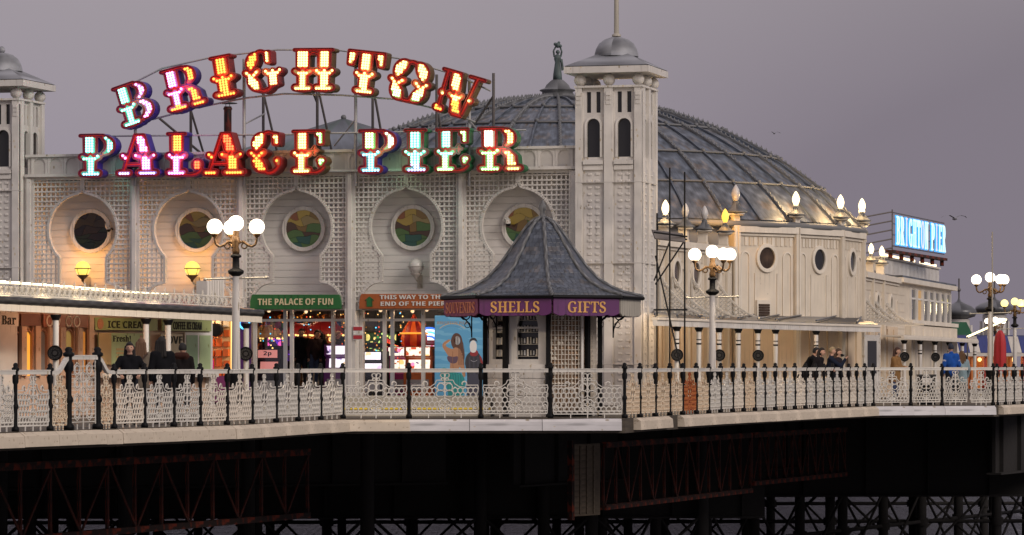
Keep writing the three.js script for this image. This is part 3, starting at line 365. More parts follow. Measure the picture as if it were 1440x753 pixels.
// ---------- bulb letters ----------
const SG = (x0, y0, x1, y1, r0, r1 = r0) => (x, y) => { const dx = x1 - x0, dy = y1 - y0, l = dx * dx + dy * dy || 1e-9, t = Math.max(0, Math.min(1, ((x - x0) * dx + (y - y0) * dy) / l)); return Math.hypot(x - x0 - t * dx, y - y0 - t * dy) - lerp(r0, r1, t); };
const PG = P => (x, y) => { let s = 1, d = 1e9; for (let i = 0, j = P.length - 1; i < P.length; j = i++) { const [ax, ay] = P[i], [bx, by] = P[j], ex = bx - ax, ey = by - ay, wx = x - ax, wy = y - ay, t = Math.max(0, Math.min(1, (wx * ex + wy * ey) / (ex * ex + ey * ey))); d = Math.min(d, (wx - ex * t) ** 2 + (wy - ey * t) ** 2); const c1 = y >= ay, c2 = y < by, c3 = ex * wy > ey * wx; if ((c1 && c2 && c3) || (!c1 && !c2 && !c3)) s = -s; } return s * Math.sqrt(d); };
const ARC = (cx, cy, rx, ry, a0, a1, w, w0 = .012) => { const n = 12, o = []; for (let i = 0; i < n; i++) { const a = lerp(a0, a1, i / n) * PI / 180, b = lerp(a0, a1, (i + 1) / n) * PI / 180, f = t => w0 + (w * 1.2 - w0) * Math.sin(PI * Math.min(1, Math.max(0, t))); o.push(SG(cx + rx * Math.cos(a), cy + ry * Math.sin(a), cx + rx * Math.cos(b), cy + ry * Math.sin(b), f(i / n), f((i + 1) / n))); } return o; };
const stemI = (x, w = .108) => [PG([[x - w, .93], [x + w, .93], [x + w * .95, .575], [x + w * .45, .545], [x, .6], [x - w * .45, .545], [x - w * .95, .575]]), PG([[x - w * .75, .12], [x - w * .8, .42], [x - w * .5, .46], [x, .52], [x + w * .5, .46], [x + w * .8, .42], [x + w * .75, .12]]), SG(x - .175, .47, x - .07, .4, .036, .03), SG(x + .175, .47, x + .07, .4, .036, .03), SG(x - .165, .075, x + .165, .075, .042), SG(x - .05, .07, x + .05, .07, .055)];
const serif = x => [SG(x - .19, .985, x + .19, .985, .016)];
const L_ = {
  I: [.42, [...stemI(.21)], serif(.21)],
  P: [.78, [...stemI(.22), ...ARC(.45, .74, .2, .2, 72, -72, .055)], [...serif(.2), SG(.3, .985, .5, .98, .016), SG(.3, .5, .48, .5, .016)]],
  R: [.92, [...stemI(.22), ...ARC(.47, .76, .19, .19, 75, -60, .055), PG([[.5, .47], [.62, .47], [.74, .34], [.76, .12], [.6, .12], [.58, .34]]), SG(.58, .07, .84, .07, .033)], [...serif(.2), SG(.3, .985, .5, .98, .016), SG(.3, .53, .55, .52, .016)]],
  B: [.84, [...stemI(.22), ...ARC(.45, .77, .2, .17, 75, -75, .055), ...ARC(.47, .3, .23, .2, 78, -78, .065)], [...serif(.2), SG(.3, .985, .5, .985, .016), SG(.3, .54, .5, .54, .016), SG(.3, .05, .5, .06, .016)]],
  L: [.86, [...stemI(.24), SG(.72, .26, .72, .23, .085)], [...serif(.24), ...ARC(.55, .2, .28, .19, 270, 345, .022, .02), SG(.35, .02, .55, .012, .02)]],
  E: [.84, [...stemI(.24), PG([[.6, .93], [.73, .93], [.73, .7], [.66, .7], [.65, .85], [.6, .88]]), SG(.7, .28, .69, .2, .075, .03)], [...serif(.24), SG(.3, .985, .76, .985, .016), SG(.3, .53, .62, .53, .012), SG(.55, .62, .55, .44, .012), SG(.52, .58, .62, .53, .012), SG(.52, .48, .62, .53, .012), ...ARC(.52, .22, .26, .2, 268, 335, .02, .018), SG(.35, .02, .52, .02, .018)]],
  A: [.98, [PG([[.44, .93], [.62, .93], [.72, .58], [.68, .55], [.63, .6], [.58, .55], [.53, .6]]), PG([[.59, .12], [.56, .4], [.62, .44], [.66, .51], [.7, .44], [.77, .4], [.8, .12]]), SG(.45, .47, .53, .45, .035), SG(.84, .48, .76, .42, .035, .03), SG(.15, .47, .2, .44, .035), SG(.06, .065, .28, .065, .033), SG(.52, .065, .9, .065, .035)], [SG(.43, .96, .17, .14, .02), SG(.43, .97, .62, .97, .018), SG(.2, .27, .62, .27, .02)]],
  C: [.86, [...ARC(.48, .5, .3, .44, 112, 172, .085), ...ARC(.48, .5, .3, .44, 188, 252, .085), SG(.06, .49, .15, .43, .035), SG(.36, .5, .27, .43, .035), PG([[.6, .92], [.7, .92], [.69, .7], [.62, .7]]), SG(.7, .3, .72, .22, .05, .025)], [...ARC(.48, .5, .3, .47, 60, 115, .02, .018), ...ARC(.5, .42, .28, .4, 250, 325, .024, .022)]],
  G: [.96, [...ARC(.46, .5, .29, .44, 112, 172, .085), ...ARC(.46, .5, .29, .44, 188, 252, .085), SG(.05, .49, .14, .43, .035), SG(.35, .5, .26, .43, .035), PG([[.58, .93], [.68, .93], [.67, .7], [.61, .7]]), PG([[.66, .42], [.74, .5], [.82, .42], [.83, .17], [.66, .12]]), SG(.57, .47, .66, .4, .033, .028), SG(.91, .47, .82, .4, .033, .028)], [...ARC(.46, .5, .29, .47, 60, 115, .02, .018), ...ARC(.5, .42, .28, .4, 250, 305, .024, .022)]],
  H: [1.0, [...stemI(.23), ...stemI(.73)], [...serif(.23), ...serif(.73), SG(.3, .985, .7, .985, .016), SG(.32, .49, .64, .49, .03), SG(.32, .85, .48, .93, .012), SG(.64, .85, .48, .93, .012)]],
  T: [.9, [...stemI(.45), PG([[.05, .93], [.2, .93], [.16, .8], [.13, .68], [.06, .68]]), PG([[.85, .93], [.7, .93], [.74, .8], [.77, .68], [.84, .68]])], [SG(.04, .985, .86, .985, .016)]],
  O: [1.0, [...ARC(.45, .5, .29, .44, 105, 172, .09), ...ARC(.45, .5, .29, .44, 188, 255, .09), ...ARC(.55, .5, .29, .44, 75, 8, .09), ...ARC(.55, .5, .29, .44, -8, -75, .09), SG(.05, .49, .14, .43, .033), SG(.35, .49, .26, .43, .033), SG(.65, .49, .74, .43, .033), SG(.95, .49, .86, .43, .033)], [...ARC(.5, .5, .28, .46, 60, 120, .02, .018), ...ARC(.5, .5, .28, .46, 240, 300, .02, .018)]],
  N: [1.05, [PG([[.25, .93], [.44, .93], [.5, .58], [.45, .55], [.41, .6], [.36, .55], [.32, .6]]), PG([[.46, .06], [.4, .4], [.45, .51], [.55, .4], [.66, .06]]), SG(.3, .46, .4, .4, .03), SG(.6, .47, .52, .4, .03), SG(.12, .44, .12, .45, .045), SG(.08, .08, .18, .07, .045), SG(.82, .42, .83, .43, .04)], [SG(.13, .96, .13, .1, .022), SG(.02, .97, .45, .97, .018), SG(.86, .95, .72, .08, .02), SG(.68, .97, 1.03, .97, .02), SG(.5, .02, .7, .02, .02)]],
};
const bulbPal = { t: [.28, 1, .75], p: [1, .36, .9], r: [1, .14, .04], o: [1, .32, .05], y: [1, .7, .24], g: [.5, 1, .36], c: [.3, .75, 1], v: [.5, .42, 1], w: [1, .85, .7] };
const bulbMat = {}, faceMat = {}; for (const k in bulbPal) { const c = bulbPal[k]; bulbMat[k] = em(c[0], c[1], c[2], 2.6, .6); faceMat[k] = mt(lerp(.4, c[0], .7) * .48, lerp(.4, c[1], .7) * .48, lerp(.4, c[2], .7) * .48, .5); }  // inlay paint is tinted with the light its bulbs throw on it
const icos = new THREE.IcosahedronGeometry(.0385, 1), letterCache = {};
function letterGeo(ch) {
  if (letterCache[ch]) return letterCache[ch];
  const [w, inner, red] = L_[ch], di = (x, y) => { let d = 9; for (const f of inner) d = Math.min(d, f(x, y)); return d; }, dr = (x, y) => { let d = di(x, y) - .028; for (const f of red) d = Math.min(d, f(x, y)); return d; };
  const o = [-.14, -.14, w + .14, 1.14, 150];
  const pts = []; for (let r = 0, y = .05; y < 1; y += .062, r++) for (let x = -.04 + (r % 2) * .0; x < w + .06; x += .06) if (di(x, y) < -.01) pts.push([x, y]);
  for (const [x, y] of [[0, 0]]) void x, y;
  return letterCache[ch] = { w, casing: ext(contour((x, y) => dr(x, y) - .035, ...o), .45), red: ext(contour(dr, ...o), .02), lip: ext(contour((x, y) => Math.max(dr(x, y) - .034, -(dr(x, y) - .016)), ...o), .05), inner: contour(di, ...o), pts };
}
const lipMat = mt(.2, .012, .02, .4), lipBlue = mt(.06, .02, .16, .4), lipGreen = mt(.03, .09, .04, .4);
function bulbLetter(ch, label, cols, px, py, hpx, rot, zo, wpx, lip) {
  const g = thing('bulb_letter', label, 'sign letter', 'bulb letters on the roof sign'), q = letterGeo(ch), [x, y] = fh(px, py, zo), s = hpx * 108.4 / F / 1.06;
  g.position.copy(V(x, y, zo).applyMatrix4(arcade.matrixWorld)); g.rotation.set(0, arcade.rotation.y, 0); g.rotateZ(R(rot));
  const k = new THREE.Group(); const sxx = wpx ? (wpx * 1.06 * 108.4 / F) / ((q.w + .06) * s) : 1; const put = (m, z) => { m.scale.set(s * sxx, s, 1); m.position.set(-q.w * s * sxx / 2, -.5 * s, z); return m; };
  put(mesh('casing', q.casing, lip || MT.casing, g), -.45); put(mesh('face', q.red, MT.red, g), 0); put(mesh('lip', q.lip, lipMat, g), .004);
  const byCol = {}; const colAt = (x, y) => cols(x / q.w, y);
  for (const sh of q.inner) { let cx = 0, cy = 0; const P = sh.getPoints(1); for (const p of P) { cx += p.x / P.length; cy += p.y / P.length; } put(mesh('inlay', ext([sh], .006), faceMat[colAt(cx, cy)], g), .021); }
  for (const [bx, by] of q.pts) (byCol[colAt(bx, by)] ||= []).push([bx, by]);
  for (const c in byCol) { const mb = new MB(); for (const [bx, by] of byCol[c]) mb.add(icos, new THREE.Matrix4().makeTranslation(s * sxx * bx - q.w * s * sxx / 2, s * (by - .5), .04)); mb.build('bulbs', bulbMat[c], g, 'stuff'); }
  const c0 = bulbPal[cols(.4, .5)]; const l = lamp(0, 0, .5, new THREE.Color(...c0), .9, 12, g);
}
const all = c => () => c;
const lb = mt(.035, .015, .22, .5), lg = mt(.012, .13, .045, .5), lr = mt(.16, .01, .01, .5), ly = mt(.09, .045, .01, .5);  // casing colours, glow of the bulbs put into the paint
const ZL = .72;
bulbLetter('B', 'bulb-lit letter B with teal and pink bulbs beginning the arched word', (x, y) => x < .5 ? 't' : 'p', 190, 145, 62, 17, ZL, 54, lb);
bulbLetter('R', 'bulb-lit letter R with pink and orange bulbs in the arched word', (x, y) => x < .5 ? (y < .15 ? 'o' : 'p') : 'o', 259.5, 123, 63, 13, ZL, 60, lb);
bulbLetter('I', 'tilted bulb-lit letter I with orange bulbs in the arched word', all('o'), 313.5, 108, 61, 9, ZL, 33, lr);
bulbLetter('G', 'bulb-lit letter G with golden bulbs in the arched word', (x, y) => x < .55 && y > .5 ? 'o' : 'y', 369, 100, 62, 5, ZL, 56, lr);
bulbLetter('H', 'bulb-lit letter H with yellow bulbs at the crown of the arched word', all('y'), 442, 98.5, 61, -1, ZL, 63, ly);
bulbLetter('T', 'bulb-lit letter T with yellow bulbs in the arched word', all('y'), 513.5, 102.5, 62, -7, ZL, 57, ly);
bulbLetter('O', 'bulb-lit letter O with yellow bulbs in the arched word', (x, y) => y < .25 ? 'g' : 'y', 576, 114.5, 62, -13, ZL, 60, ly);
bulbLetter('N', 'bulb-lit letter N with yellow bulbs ending the arched word', (x, y) => y < .3 ? 'o' : 'y', 645.5, 133, 63, -17, ZL, 63, ly);
bulbLetter('P', 'bulb-lit letter P with teal bulbs at the start of the straight row', (x, y) => y < .2 ? 'c' : 't', 138, 219, 62, 0, ZL, 55, lb);
bulbLetter('A', 'bulb-lit letter A with pink bulbs, first A of the straight row', (x, y) => y < .15 ? 'v' : 'p', 194, 218, 62, 0, ZL, 64, lb);
bulbLetter('L', 'bulb-lit letter L with pink and orange bulbs in the straight row', (x, y) => y > .55 ? 'o' : x > .45 ? 'r' : 'p', 260, 217, 63, 0, ZL, 57, lb);
bulbLetter('A', 'bulb-lit letter A with red bulbs, second A of the straight row', (x, y) => y < .5 ? 'o' : 'r', 315.5, 216.5, 63, 0, ZL, 64, lr);
bulbLetter('C', 'bulb-lit letter C with golden bulbs in the straight row', (x, y) => y > .6 ? 'y' : 'o', 374.5, 214.5, 63, 0, ZL, 54, lr);
bulbLetter('E', 'bulb-lit letter E with yellow and green bulbs ending the first straight word', (x, y) => x > .6 ? 'g' : 'y', 435, 214, 63, 0, ZL, 53, ly);
bulbLetter('P', 'bulb-lit letter P with green and blue bulbs starting the last word', (x, y) => y < .5 ? 'c' : x > .5 ? 'w' : 'g', 532.5, 213, 62, 0, ZL, 55, lb);
bulbLetter('I', 'upright bulb-lit letter I with green and blue bulbs in the last word', (x, y) => y < .2 ? 'v' : 't', 584.5, 212.5, 62, 0, ZL, 33, lg);
bulbLetter('E', 'bulb-lit letter E with green bulbs in the last word', (x, y) => y > .3 && x < .6 ? 't' : 'g', 637.5, 211.5, 62, 0, ZL, 52, lg);
bulbLetter('R', 'bulb-lit letter R with golden bulbs ending the last word', (x, y) => x < .5 && y < .5 ? 'g' : x > .5 ? 'y' : 'w', 705, 210.5, 63, 0, ZL, 64, lg);
// frame that carries the letters
{
  const g = thing('sign_frame', 'steel pole frame carrying the bulb letters above the parapet', 'frame'); g.position.copy(arcade.position); g.rotation.copy(arcade.rotation);
  const q = (px, py, z = .22) => [...fh(px, py, z), z];
  for (const [n, pts, r] of [['arched_rail', [[165, 128], [228, 96], [300, 80], [390, 70], [470, 70], [560, 82], [640, 105], [690, 128]], .032], ['arched_rail', [[215, 168], [275, 152], [345, 138], [400, 132], [480, 134], [560, 140], [640, 160], [668, 172]], .032]]) for (let i = 1; i < pts.length; i++) new MB().tube(q(...pts[i - 1]), q(...pts[i]), r).build(n, MT.steel, g);
  for (const [a, b] of [[[120, 192], [430, 189]], [[430, 188], [740, 183]], [[110, 245], [430, 243]], [[430, 242], [745, 238]]]) new MB().tube(q(...a), q(...b), .03).build('rail', MT.steel, g);
  for (const px of [190, 343, 500, 660]) new MB().tube(q(px, px === 190 ? 150 : 70 + Math.abs(px - 430) * .15, .14), q(px, 262, .14), .05).build('mast', MT.steel, g);
  for (const [a, b] of [[[268, 150], [268, 215]], [[370, 130], [370, 215]], [[446, 130], [446, 215]], [[524, 135], [524, 215]], [[614, 105], [614, 215]], [[694, 103], [694, 215]]]) new MB().tube(q(...a, -1.2), q(...b, -1.2), .045).build('post', MT.steelDark, g);
  for (const [a, b] of [[[268, 155], [286, 216]], [[370, 130], [390, 216]], [[448, 128], [467, 216]], [[526, 130], [541, 216]], [[616, 160], [626, 216]], [[694, 135], [640, 216]], [[222, 165], [290, 222]], [[440, 130], [446, 145]]]) new MB().tube(q(...a, -1.3), q(...b, -1.9), .04).build('strut', MT.steelDark, g);
  for (const [a, b] of [[[500, 168], [470, 205]], [[660, 170], [690, 205]], [[343, 175], [372, 160]]]) new MB().tube(q(...a, .1), q(...b, -1.2), .03).build('brace', MT.steel, g);
}
{ const [x, y] = fh(320, 187, -2), g = thing('flue_pipe', 'rusty flue pipe with a flat cowl behind the letters', 'pipe'); g.position.copy(V(x, 7, -2).applyMatrix4(arcade.matrixWorld)); const h = fh(320, 150, -2)[1] - 7; new MB().tube([0, 0, 0], [0, h, 0], .12, 12).tube([0, h - .1, 0], [0, h - .04, 0], .14, 12).build('pipe', mt(.22, .08, .045, .6, { map: ironRustTex }), g); new MB().lathe([[0, h + .16], [.3, h + .11], [.3, h + .09], [0, h + .1]], 0, 0, 0, 14).tube([.06, h, 0], [.06, h + .12, 0], .012).tube([-.06, h, 0], [-.06, h + .12, 0], .012).build('cowl', MT.steelDark, g); }
// ---------- towers ----------
const studGeo = new THREE.CylinderGeometry(.06, .078, .03, 4).rotateY(PI / 4).rotateX(PI / 2).scale(1.15, .66, 1);
const ballGeo = new THREE.SphereGeometry(.18, 18, 12);
function tower(label, x0, pole = true) {              // x0: left front corner on the facade line
  const g = thing('tower', label, 'tower'); g.position.copy(V(x0, 0, .45).applyMatrix4(arcade.matrixWorld)); g.rotation.copy(arcade.rotation);
  const W = 2.02, D = 2.02; BB('core', MT.white2, g, .06, W - .06, 0, 7.2, -D + .06, -.09);
  for (const [sx, s0, s1] of [[0, 0, .2], [0, W / 2 - .13, W / 2 + .13], [0, W - .22, W]]) { BB('pilaster', MT.trim, g, s0, s1, 0, 9.42, -.2, 0); BB('pilaster_fillet', MT.white, g, s0 - .03 * (s0 > 0), s0, 0, 9.3, -.16, -.05); BB('pilaster_fillet', MT.white, g, s1, s1 + .03 * (s1 < W), 0, 9.3, -.16, -.05); for (const [a, b] of [[.02, .1], [.12, .2]]) void a, b; for (let k = 0; k < 3; k++) BB('cap_block', MT.trim, g, (s0 + s1) / 2 - .07, (s0 + s1) / 2 + .07, 9.18 - k * .13, 9.29 - k * .13, 0, .035 - k * .008); }
  for (const s0 of [-D, -D + .9, -.42]) BB('side_pilaster', MT.trim, g, W - .15, W + .02, 0, 9.42, s0, s0 + .22);
  for (const s0 of [-D, -.42]) BB('side_pilaster', MT.trim, g, -.02, .15, 0, 9.42, s0, s0 + .2);
  for (const y of [1.2, 4.2, 6.6]) BB('joint_band', MT.white2, g, -.004, W + .024, y, y + .02, -D, .004);
  for (const [a, b] of [[.24, W / 2 - .17], [W / 2 + .17, W - .26]]) {
    BB('stud_panel', MT.white, g, a, b, .2, 6.98, -.12, -.08); BB('panel_head', MT.trim, g, a, b, 6.98, 7.12, -.12, -.02); BB('sill', MT.trim, g, a, b, 7.14, 7.26, -.14, .03);
    for (let y = .35; y < 6.9; y += .197) for (const t of [.3, .7]) mesh('stud', studGeo, MT.trim, g).position.set(lerp(a, b, t), y, -.068);
  }
  for (const [a, b] of [[-D + .22, -D + .88], [-D + 1.14, -.44]]) { BB('side_panel', MT.white, g, W - .08, W - .03, .2, 7.0, a, b); for (let y = .35; y < 6.9; y += .197) { const s = mesh('stud', studGeo, MT.trim, g); s.position.set(W - .018, y, (a + b) / 2); s.rotation.y = PI / 2; } }
  // belfry screens with arched openings and slots
  const scr = w => { const s = new THREE.Shape(); s.moveTo(0, 7.26); s.lineTo(w, 7.26); s.lineTo(w, 9.42); s.lineTo(0, 9.42); s.closePath(); const c = w / 2, r = w * .31; const h = new THREE.Path(); h.moveTo(c - r, 7.36); h.lineTo(c + r, 7.36); h.lineTo(c + r, 8.3); h.absarc(c, 8.3, r, 0, PI, false); h.closePath(); s.holes.push(h); for (const t of [-1, 1]) { const q = new THREE.Path(), m = c + t * w * .22, e = w * .1; q.moveTo(m - e, 8.68); q.lineTo(m + e, 8.62 + .06); q.lineTo(m + e, 9.3); q.lineTo(m - e, 9.3); q.closePath(); s.holes.push(q); } return s; };
  const hood = w => { const s = new THREE.Shape(), c = w / 2, r = w * .31, R1 = r + .06; s.moveTo(c + r, 7.36); s.lineTo(c + R1, 7.36); s.lineTo(c + R1, 8.3); s.absarc(c, 8.3, R1, 0, PI, false); s.lineTo(c - R1, 7.36); s.lineTo(c - r, 7.36); s.lineTo(c - r, 8.3); s.absarc(c, 8.3, r, PI, 0, true); s.closePath(); return ext([s], .05); };
  const w1 = W / 2 - .35; for (const a of [.21, W / 2 + .14]) { mesh('belfry_screen', ext([scr(w1)], .06), MT.white, g).position.set(a, 0, -.15); mesh('arch_hood', hood(w1), MT.trim, g).position.set(a, 0, -.09); mesh('belfry_screen', ext([scr(w1)], .06), MT.white, g).position.set(a, 0, -D + .05); }
  for (const [z, X] of [[-.44, W - .1], [-D + .88, W - .1], [-.44, .1], [-D + .88, .1]]) { const m = mesh('belfry_screen', ext([scr(.66)], .06), MT.white, g); m.rotation.y = PI / 2; m.position.set(X - .03, 0, z); }
  BB('belfry_floor', MT.white2, g, .06, W - .06, 7.2, 7.27, -D + .06, -.16); for (const a of [.21, W / 2 + .14]) for (const z of [-.17, -D + .02]) BB('belfry_dark_pane', MT.glassDark, g, a + .06, a + w1 - .06, 7.3, 9.34, z - .02, z); BB('belfry_ceiling', MT.white2, g, .06, W - .06, 9.36, 9.42, -D + .06, -.16);  // dark panes added behind arches and slots to make the openings read dark
  BB('wall_head', MT.trim, g, -.03, W + .04, 9.42, 9.48, -D - .02, .03);
  for (const [x, z] of [[.12, -.1], [W / 2, -.1], [W - .12, -.1], [W - .1, -D / 2], [W - .1, -D + .1], [.12, -D / 2], [.12, -D + .1]]) mesh('ball', ballGeo, MT.trim, g).position.set(x, 9.65, z);
  const c = W / 2, hb = 1.29; BB('eave_slab', MT.trim, g, c - hb, c + hb, 9.84, 10.03, -D / 2 - hb, -D / 2 + hb); 
  const py = new THREE.CylinderGeometry(.62, hb * 1.41, .42, 4, 1).rotateY(PI / 4); mesh('pyramid_roof', py, MT.leadPale, g).position.set(c, 10.26, -D / 2);
  mesh('dome_cap', new THREE.LatheGeometry([[.66, 0], [.65, .1], [.61, .24], [.52, .4], [.36, .52], [.18, .58], [0, .6]].map(p => new THREE.Vector2(...p)), 24), MT.leadPale, g).position.set(c, 10.4, -D / 2);
  if (!pole) mesh('finial', new THREE.SphereGeometry(.12, 10, 8), MT.leadPale, g).position.set(c, 11.08, -D / 2); else new MB().lathe([[.14, 0], [.14, .05], [.08, .09], [.075, .1]], c, 11.01, -D / 2).tube([c, 11.05, -D / 2], [c, 13.4, -D / 2], .075, 10, .06).build('flagpole', MT.stone, g);
  return g;
}
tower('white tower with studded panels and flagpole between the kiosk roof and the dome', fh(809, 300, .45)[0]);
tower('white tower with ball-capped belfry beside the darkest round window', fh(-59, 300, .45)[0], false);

// ---------- the great dome ----------
const DC = V(1.6, 0, -125), DR = 10.75, cap = r => 5.9 + 4.6 - DR * (1.378 - Math.sqrt(1.378 ** 2 - r * r));
{
  const g = thing('dome_roof', 'large lead-covered dome with crocketed ribs behind the tower', 'roof'); g.position.copy(DC);
  const rings = [.04, .2, .38, .55, .73, .87, 1], N = 48;
  const P = (r, a, o = 0) => [DR * r * Math.sin(a) , cap(r) + o, DR * r * Math.cos(a)];
  const patch = (r0, r1) => { const q = 3, pos = [], uv = [], idx = [], a = PI / N * .985; for (let i = 0; i <= q; i++) for (let k = 0; k <= 2; k++) { const r = lerp(r0, r1, i / q), th = lerp(-a, a, k / 2); pos.push(...P(r, th, .02)); uv.push(k * 1.5 + r0 * 19, r * 24); } for (let i = 0; i < q; i++) for (let k = 0; k < 2; k++) { const b = i * 3 + k; idx.push(b, b + 3, b + 1, b + 1, b + 3, b + 4); } const ge = new THREE.BufferGeometry(); ge.setAttribute('position', new THREE.Float32BufferAttribute(pos, 3)); ge.setAttribute('uv', new THREE.Float32BufferAttribute(uv, 2)); ge.setIndex(idx); ge.computeVertexNormals(); return ge; };
  mesh('underlay', new THREE.LatheGeometry(Array.from({ length: 17 }, (_, i) => new THREE.Vector2(DR * i / 16, cap(i / 16) - .05)), 48), MT.lead3, g);
  for (let k = 0; k < 6; k++) { const ge = patch(rings[k], rings[k + 1] - .004); for (let i = 0; i < N; i++) { const th = (i + .5) * 2 * PI / N; if (Math.cos(th) < -.3) continue; const m = mesh('lead_panel', ge, [MT.lead, MT.lead2, MT.lead3][(i * 7 + k * 5 + (i * k) % 3) % 3], g); m.rotation.y = th; } }
  mesh('drum_core', new THREE.CylinderGeometry(DR - .25, DR - .25, 5.8, 48, 1, true).translate(0, 2.9, 0), MT.lead2, g); mesh('rim_gutter', new THREE.TorusGeometry(DR + .02, .12, 6, 96).rotateX(PI / 2).translate(0, 5.8, 0), MT.leadRib, g);
  const crk = new THREE.ConeGeometry(.055, .13, 5), ribG = (w, h, cro) => { const m = new MB(), n = 14; for (let i = 0; i < n; i++) { const a = P(lerp(.05, 1.0, i / n), 0, .05), b = P(lerp(.05, 1.0, (i + 1) / n), 0, .05); m.bar(a, b, w, h); } if (cro) for (let r = .07; r < .99; r += .016) { const p = P(r, 0, .16); m.add(crk, new THREE.Matrix4().makeTranslation(0, p[1], p[2])); } return m.geo(); };
  const rg = ribG(.1, .12, true), rt = ribG(.06, .1, false);
  for (let i = 0; i < N; i++) { const th = i * 2 * PI / N; if (Math.cos(th) < -.35) continue; const m = mesh(i % 2 ? 'seam_rib' : 'crocket_rib', i % 2 ? rt : rg, i % 2 ? MT.lead3 : MT.leadRib, g); m.rotation.y = th; }
  for (const r of [.38, .55, .73, .87]) { const t = mesh('ring_roll', new THREE.TorusGeometry(DR * r, .04, 5, 96).rotateX(PI / 2), MT.leadRib, g); t.position.y = cap(r) + .07; const kn = new MB(); for (let i = 0; i < N; i++) { const a = i * 2 * PI / N; if (Math.cos(a) > -.3) kn.sph(.08, DR * r * Math.sin(a), cap(r) + .12, DR * r * Math.cos(a), 6); } kn.build('ring_studs', MT.leadRib, g, 'stuff'); }
  // pedestal with a draped figure
  const s = thing('statue', 'small lead figure raising its arms on the round dome pedestal', 'statue'); s.position.set(DC.x, 10.45, DC.z);
  new MB().lathe([[0, 0], [.6, 0], [.62, .05], [.55, .08], [.55, .34], [.64, .38], [.6, .42], [.46, .46], [.4, .58], [.27, .7], [.2, .76], [0, .78]], 0, 0, 0, 18).build('pedestal', MT.leadRib, s);
  new MB().lathe([[0, .74], [.17, .76], [.16, .95], [.12, 1.2], [.095, 1.38], [.13, 1.5], [.12, 1.6], [.05, 1.66], [0, 1.67]], 0, 0, 0, 10).sph(.075, .01, 1.74, .03, 8).tube([.11, 1.57, 0], [.15, 1.76, .03], .034, 5).tube([-.11, 1.57, 0], [-.14, 1.78, .03], .034, 5).tube([.15, 1.76, .03], [.08, 1.95, .03], .03, 5).tube([-.14, 1.78, .03], [-.05, 1.95, .03], .03, 5).sph(.1, .01, 1.98, .03, 7).sph(.06, .1, 1.95, .04, 6).sph(.06, -.08, 2.02, .0, 6).sph(.05, .05, 2.07, .02, 6).tube([.13, 1.5, -.04], [.19, 1.1, -.06], .05, 5).build('figure', MT.leadGreen, s);
}
{ const p = at(483, 215, 128), g = thing('lead_roof', 'low greenish lead roof behind the letters of the straight row', 'roof'); g.position.set(p.x, 0, p.z); const n = 16, r = 5.6; for (let i = 0; i < n; i++) { const a = i * 2 * PI / n; if (Math.cos(a) < -.4) continue; const c = new THREE.ConeGeometry(r, 1.75, 1, 1, true, a - PI / n, 2 * PI / n); mesh('lead_sheet', c, i % 2 ? MT.leadGreen : MT.lead2, g).position.y = 9.2; } mesh('drum', new THREE.CylinderGeometry(r - .1, r - .1, 8.4, n, 1, true), MT.recess, g).position.y = 4.2; mesh('finial', new THREE.SphereGeometry(.1, 8, 6), MT.leadRib, g).position.y = 10.1; }
// ---------- domed hall: facets, pilasters, round windows, flame lamps ----------
const hall = thing('domed_hall', 'cream panelled drum of the domed hall with round windows', 'building');
const DP = th => V(DC.x + DR * Math.sin(R(th)), 0, DC.z + DR * Math.cos(R(th)));
const porthole = ringGeo(.33, .42, .06), paneGeo = new THREE.CircleGeometry(.34, 20);
function wallBay(parent, a, b, H, opts = {}) {     // one panelled bay as a part-group of its wall
  const g = new THREE.Group(); g.name = 'wall_bay'; parent.add(g); parent.updateMatrixWorld(true);
  const A = parent.worldToLocal(a.clone()), Bq = parent.worldToLocal(b.clone()); const L = Math.hypot(Bq.x - A.x, Bq.z - A.z); g.position.set(A.x, 0, A.z); g.rotation.y = Math.atan2(-(Bq.z - A.z), Bq.x - A.x);
  const c = L / 2, wy = opts.wy ?? 4.7, e = Math.min(.42, L * .16);
  BB('wall', MT.cream, g, .005, L - .005, 2.6, H - .2, -.2, 0); BB('lower_wall', MT.lower, g, .005, L - .005, 0, 2.6, -.2, 0);
  BB('cornice', MT.creamTrim, g, .01, L - .01, H - .2, H, -.25, .16); BB('frieze_rail', MT.creamTrim, g, .02, L - .02, H - .3, H - .22, 0, .07);
  for (let x = e * .6, k = 0; x < L - e * .4; x += .2, k++) BB('fluted_strip', k % 2 ? MT.creamTrim : MT.cream2, g, x - .06, x + .06, H - .62, H - .34, .001, .03);
  for (const [x0, x1] of [[.2, .2 + e], [L - .2 - e, L - .2]]) { const s = new THREE.Shape(), w = x1 - x0; const T = H - .8; s.moveTo(0, 2.75); s.lineTo(w, 2.75); s.lineTo(w, T - w / 2); s.absarc(w / 2, T - w / 2, w / 2, 0, PI, false); s.closePath(); const h = new THREE.Path(), t = .05; h.moveTo(t, 2.8); h.lineTo(t, T - w / 2); h.absarc(w / 2, T - w / 2, w / 2 - t, PI, 0, true); h.lineTo(w - t, 2.8); h.closePath(); s.holes.push(h); mesh('arch_moulding', ext([s], .035), MT.creamTrim, g).position.set(x0, 0, .001); }
  if (L > 1.5) for (const x of [c - .5, c + .5]) BB('panel_bead', MT.creamTrim, g, x - .025, x + .025, 2.8, wy - .5, .001, .035);
  for (const x of [L * .3, L * .7]) BB('lower_bead', MT.lower2, g, x - .03, x + .03, .1, 2.5, .001, .04); BB('lower_rail', MT.lower2, g, .1, L - .1, .9, .98, .001, .03);
  if (opts.win !== false) { const w = new THREE.Group(); w.name = 'round_window'; w.position.set(c, wy, .005); w.scale.set(1.1, 1.1, 1); g.add(w); mesh('frame', porthole, MT.creamTrim, w); mesh('pane', paneGeo, opts.pane || MT.glassBrown, w).position.z = .012; }
  return g;
}
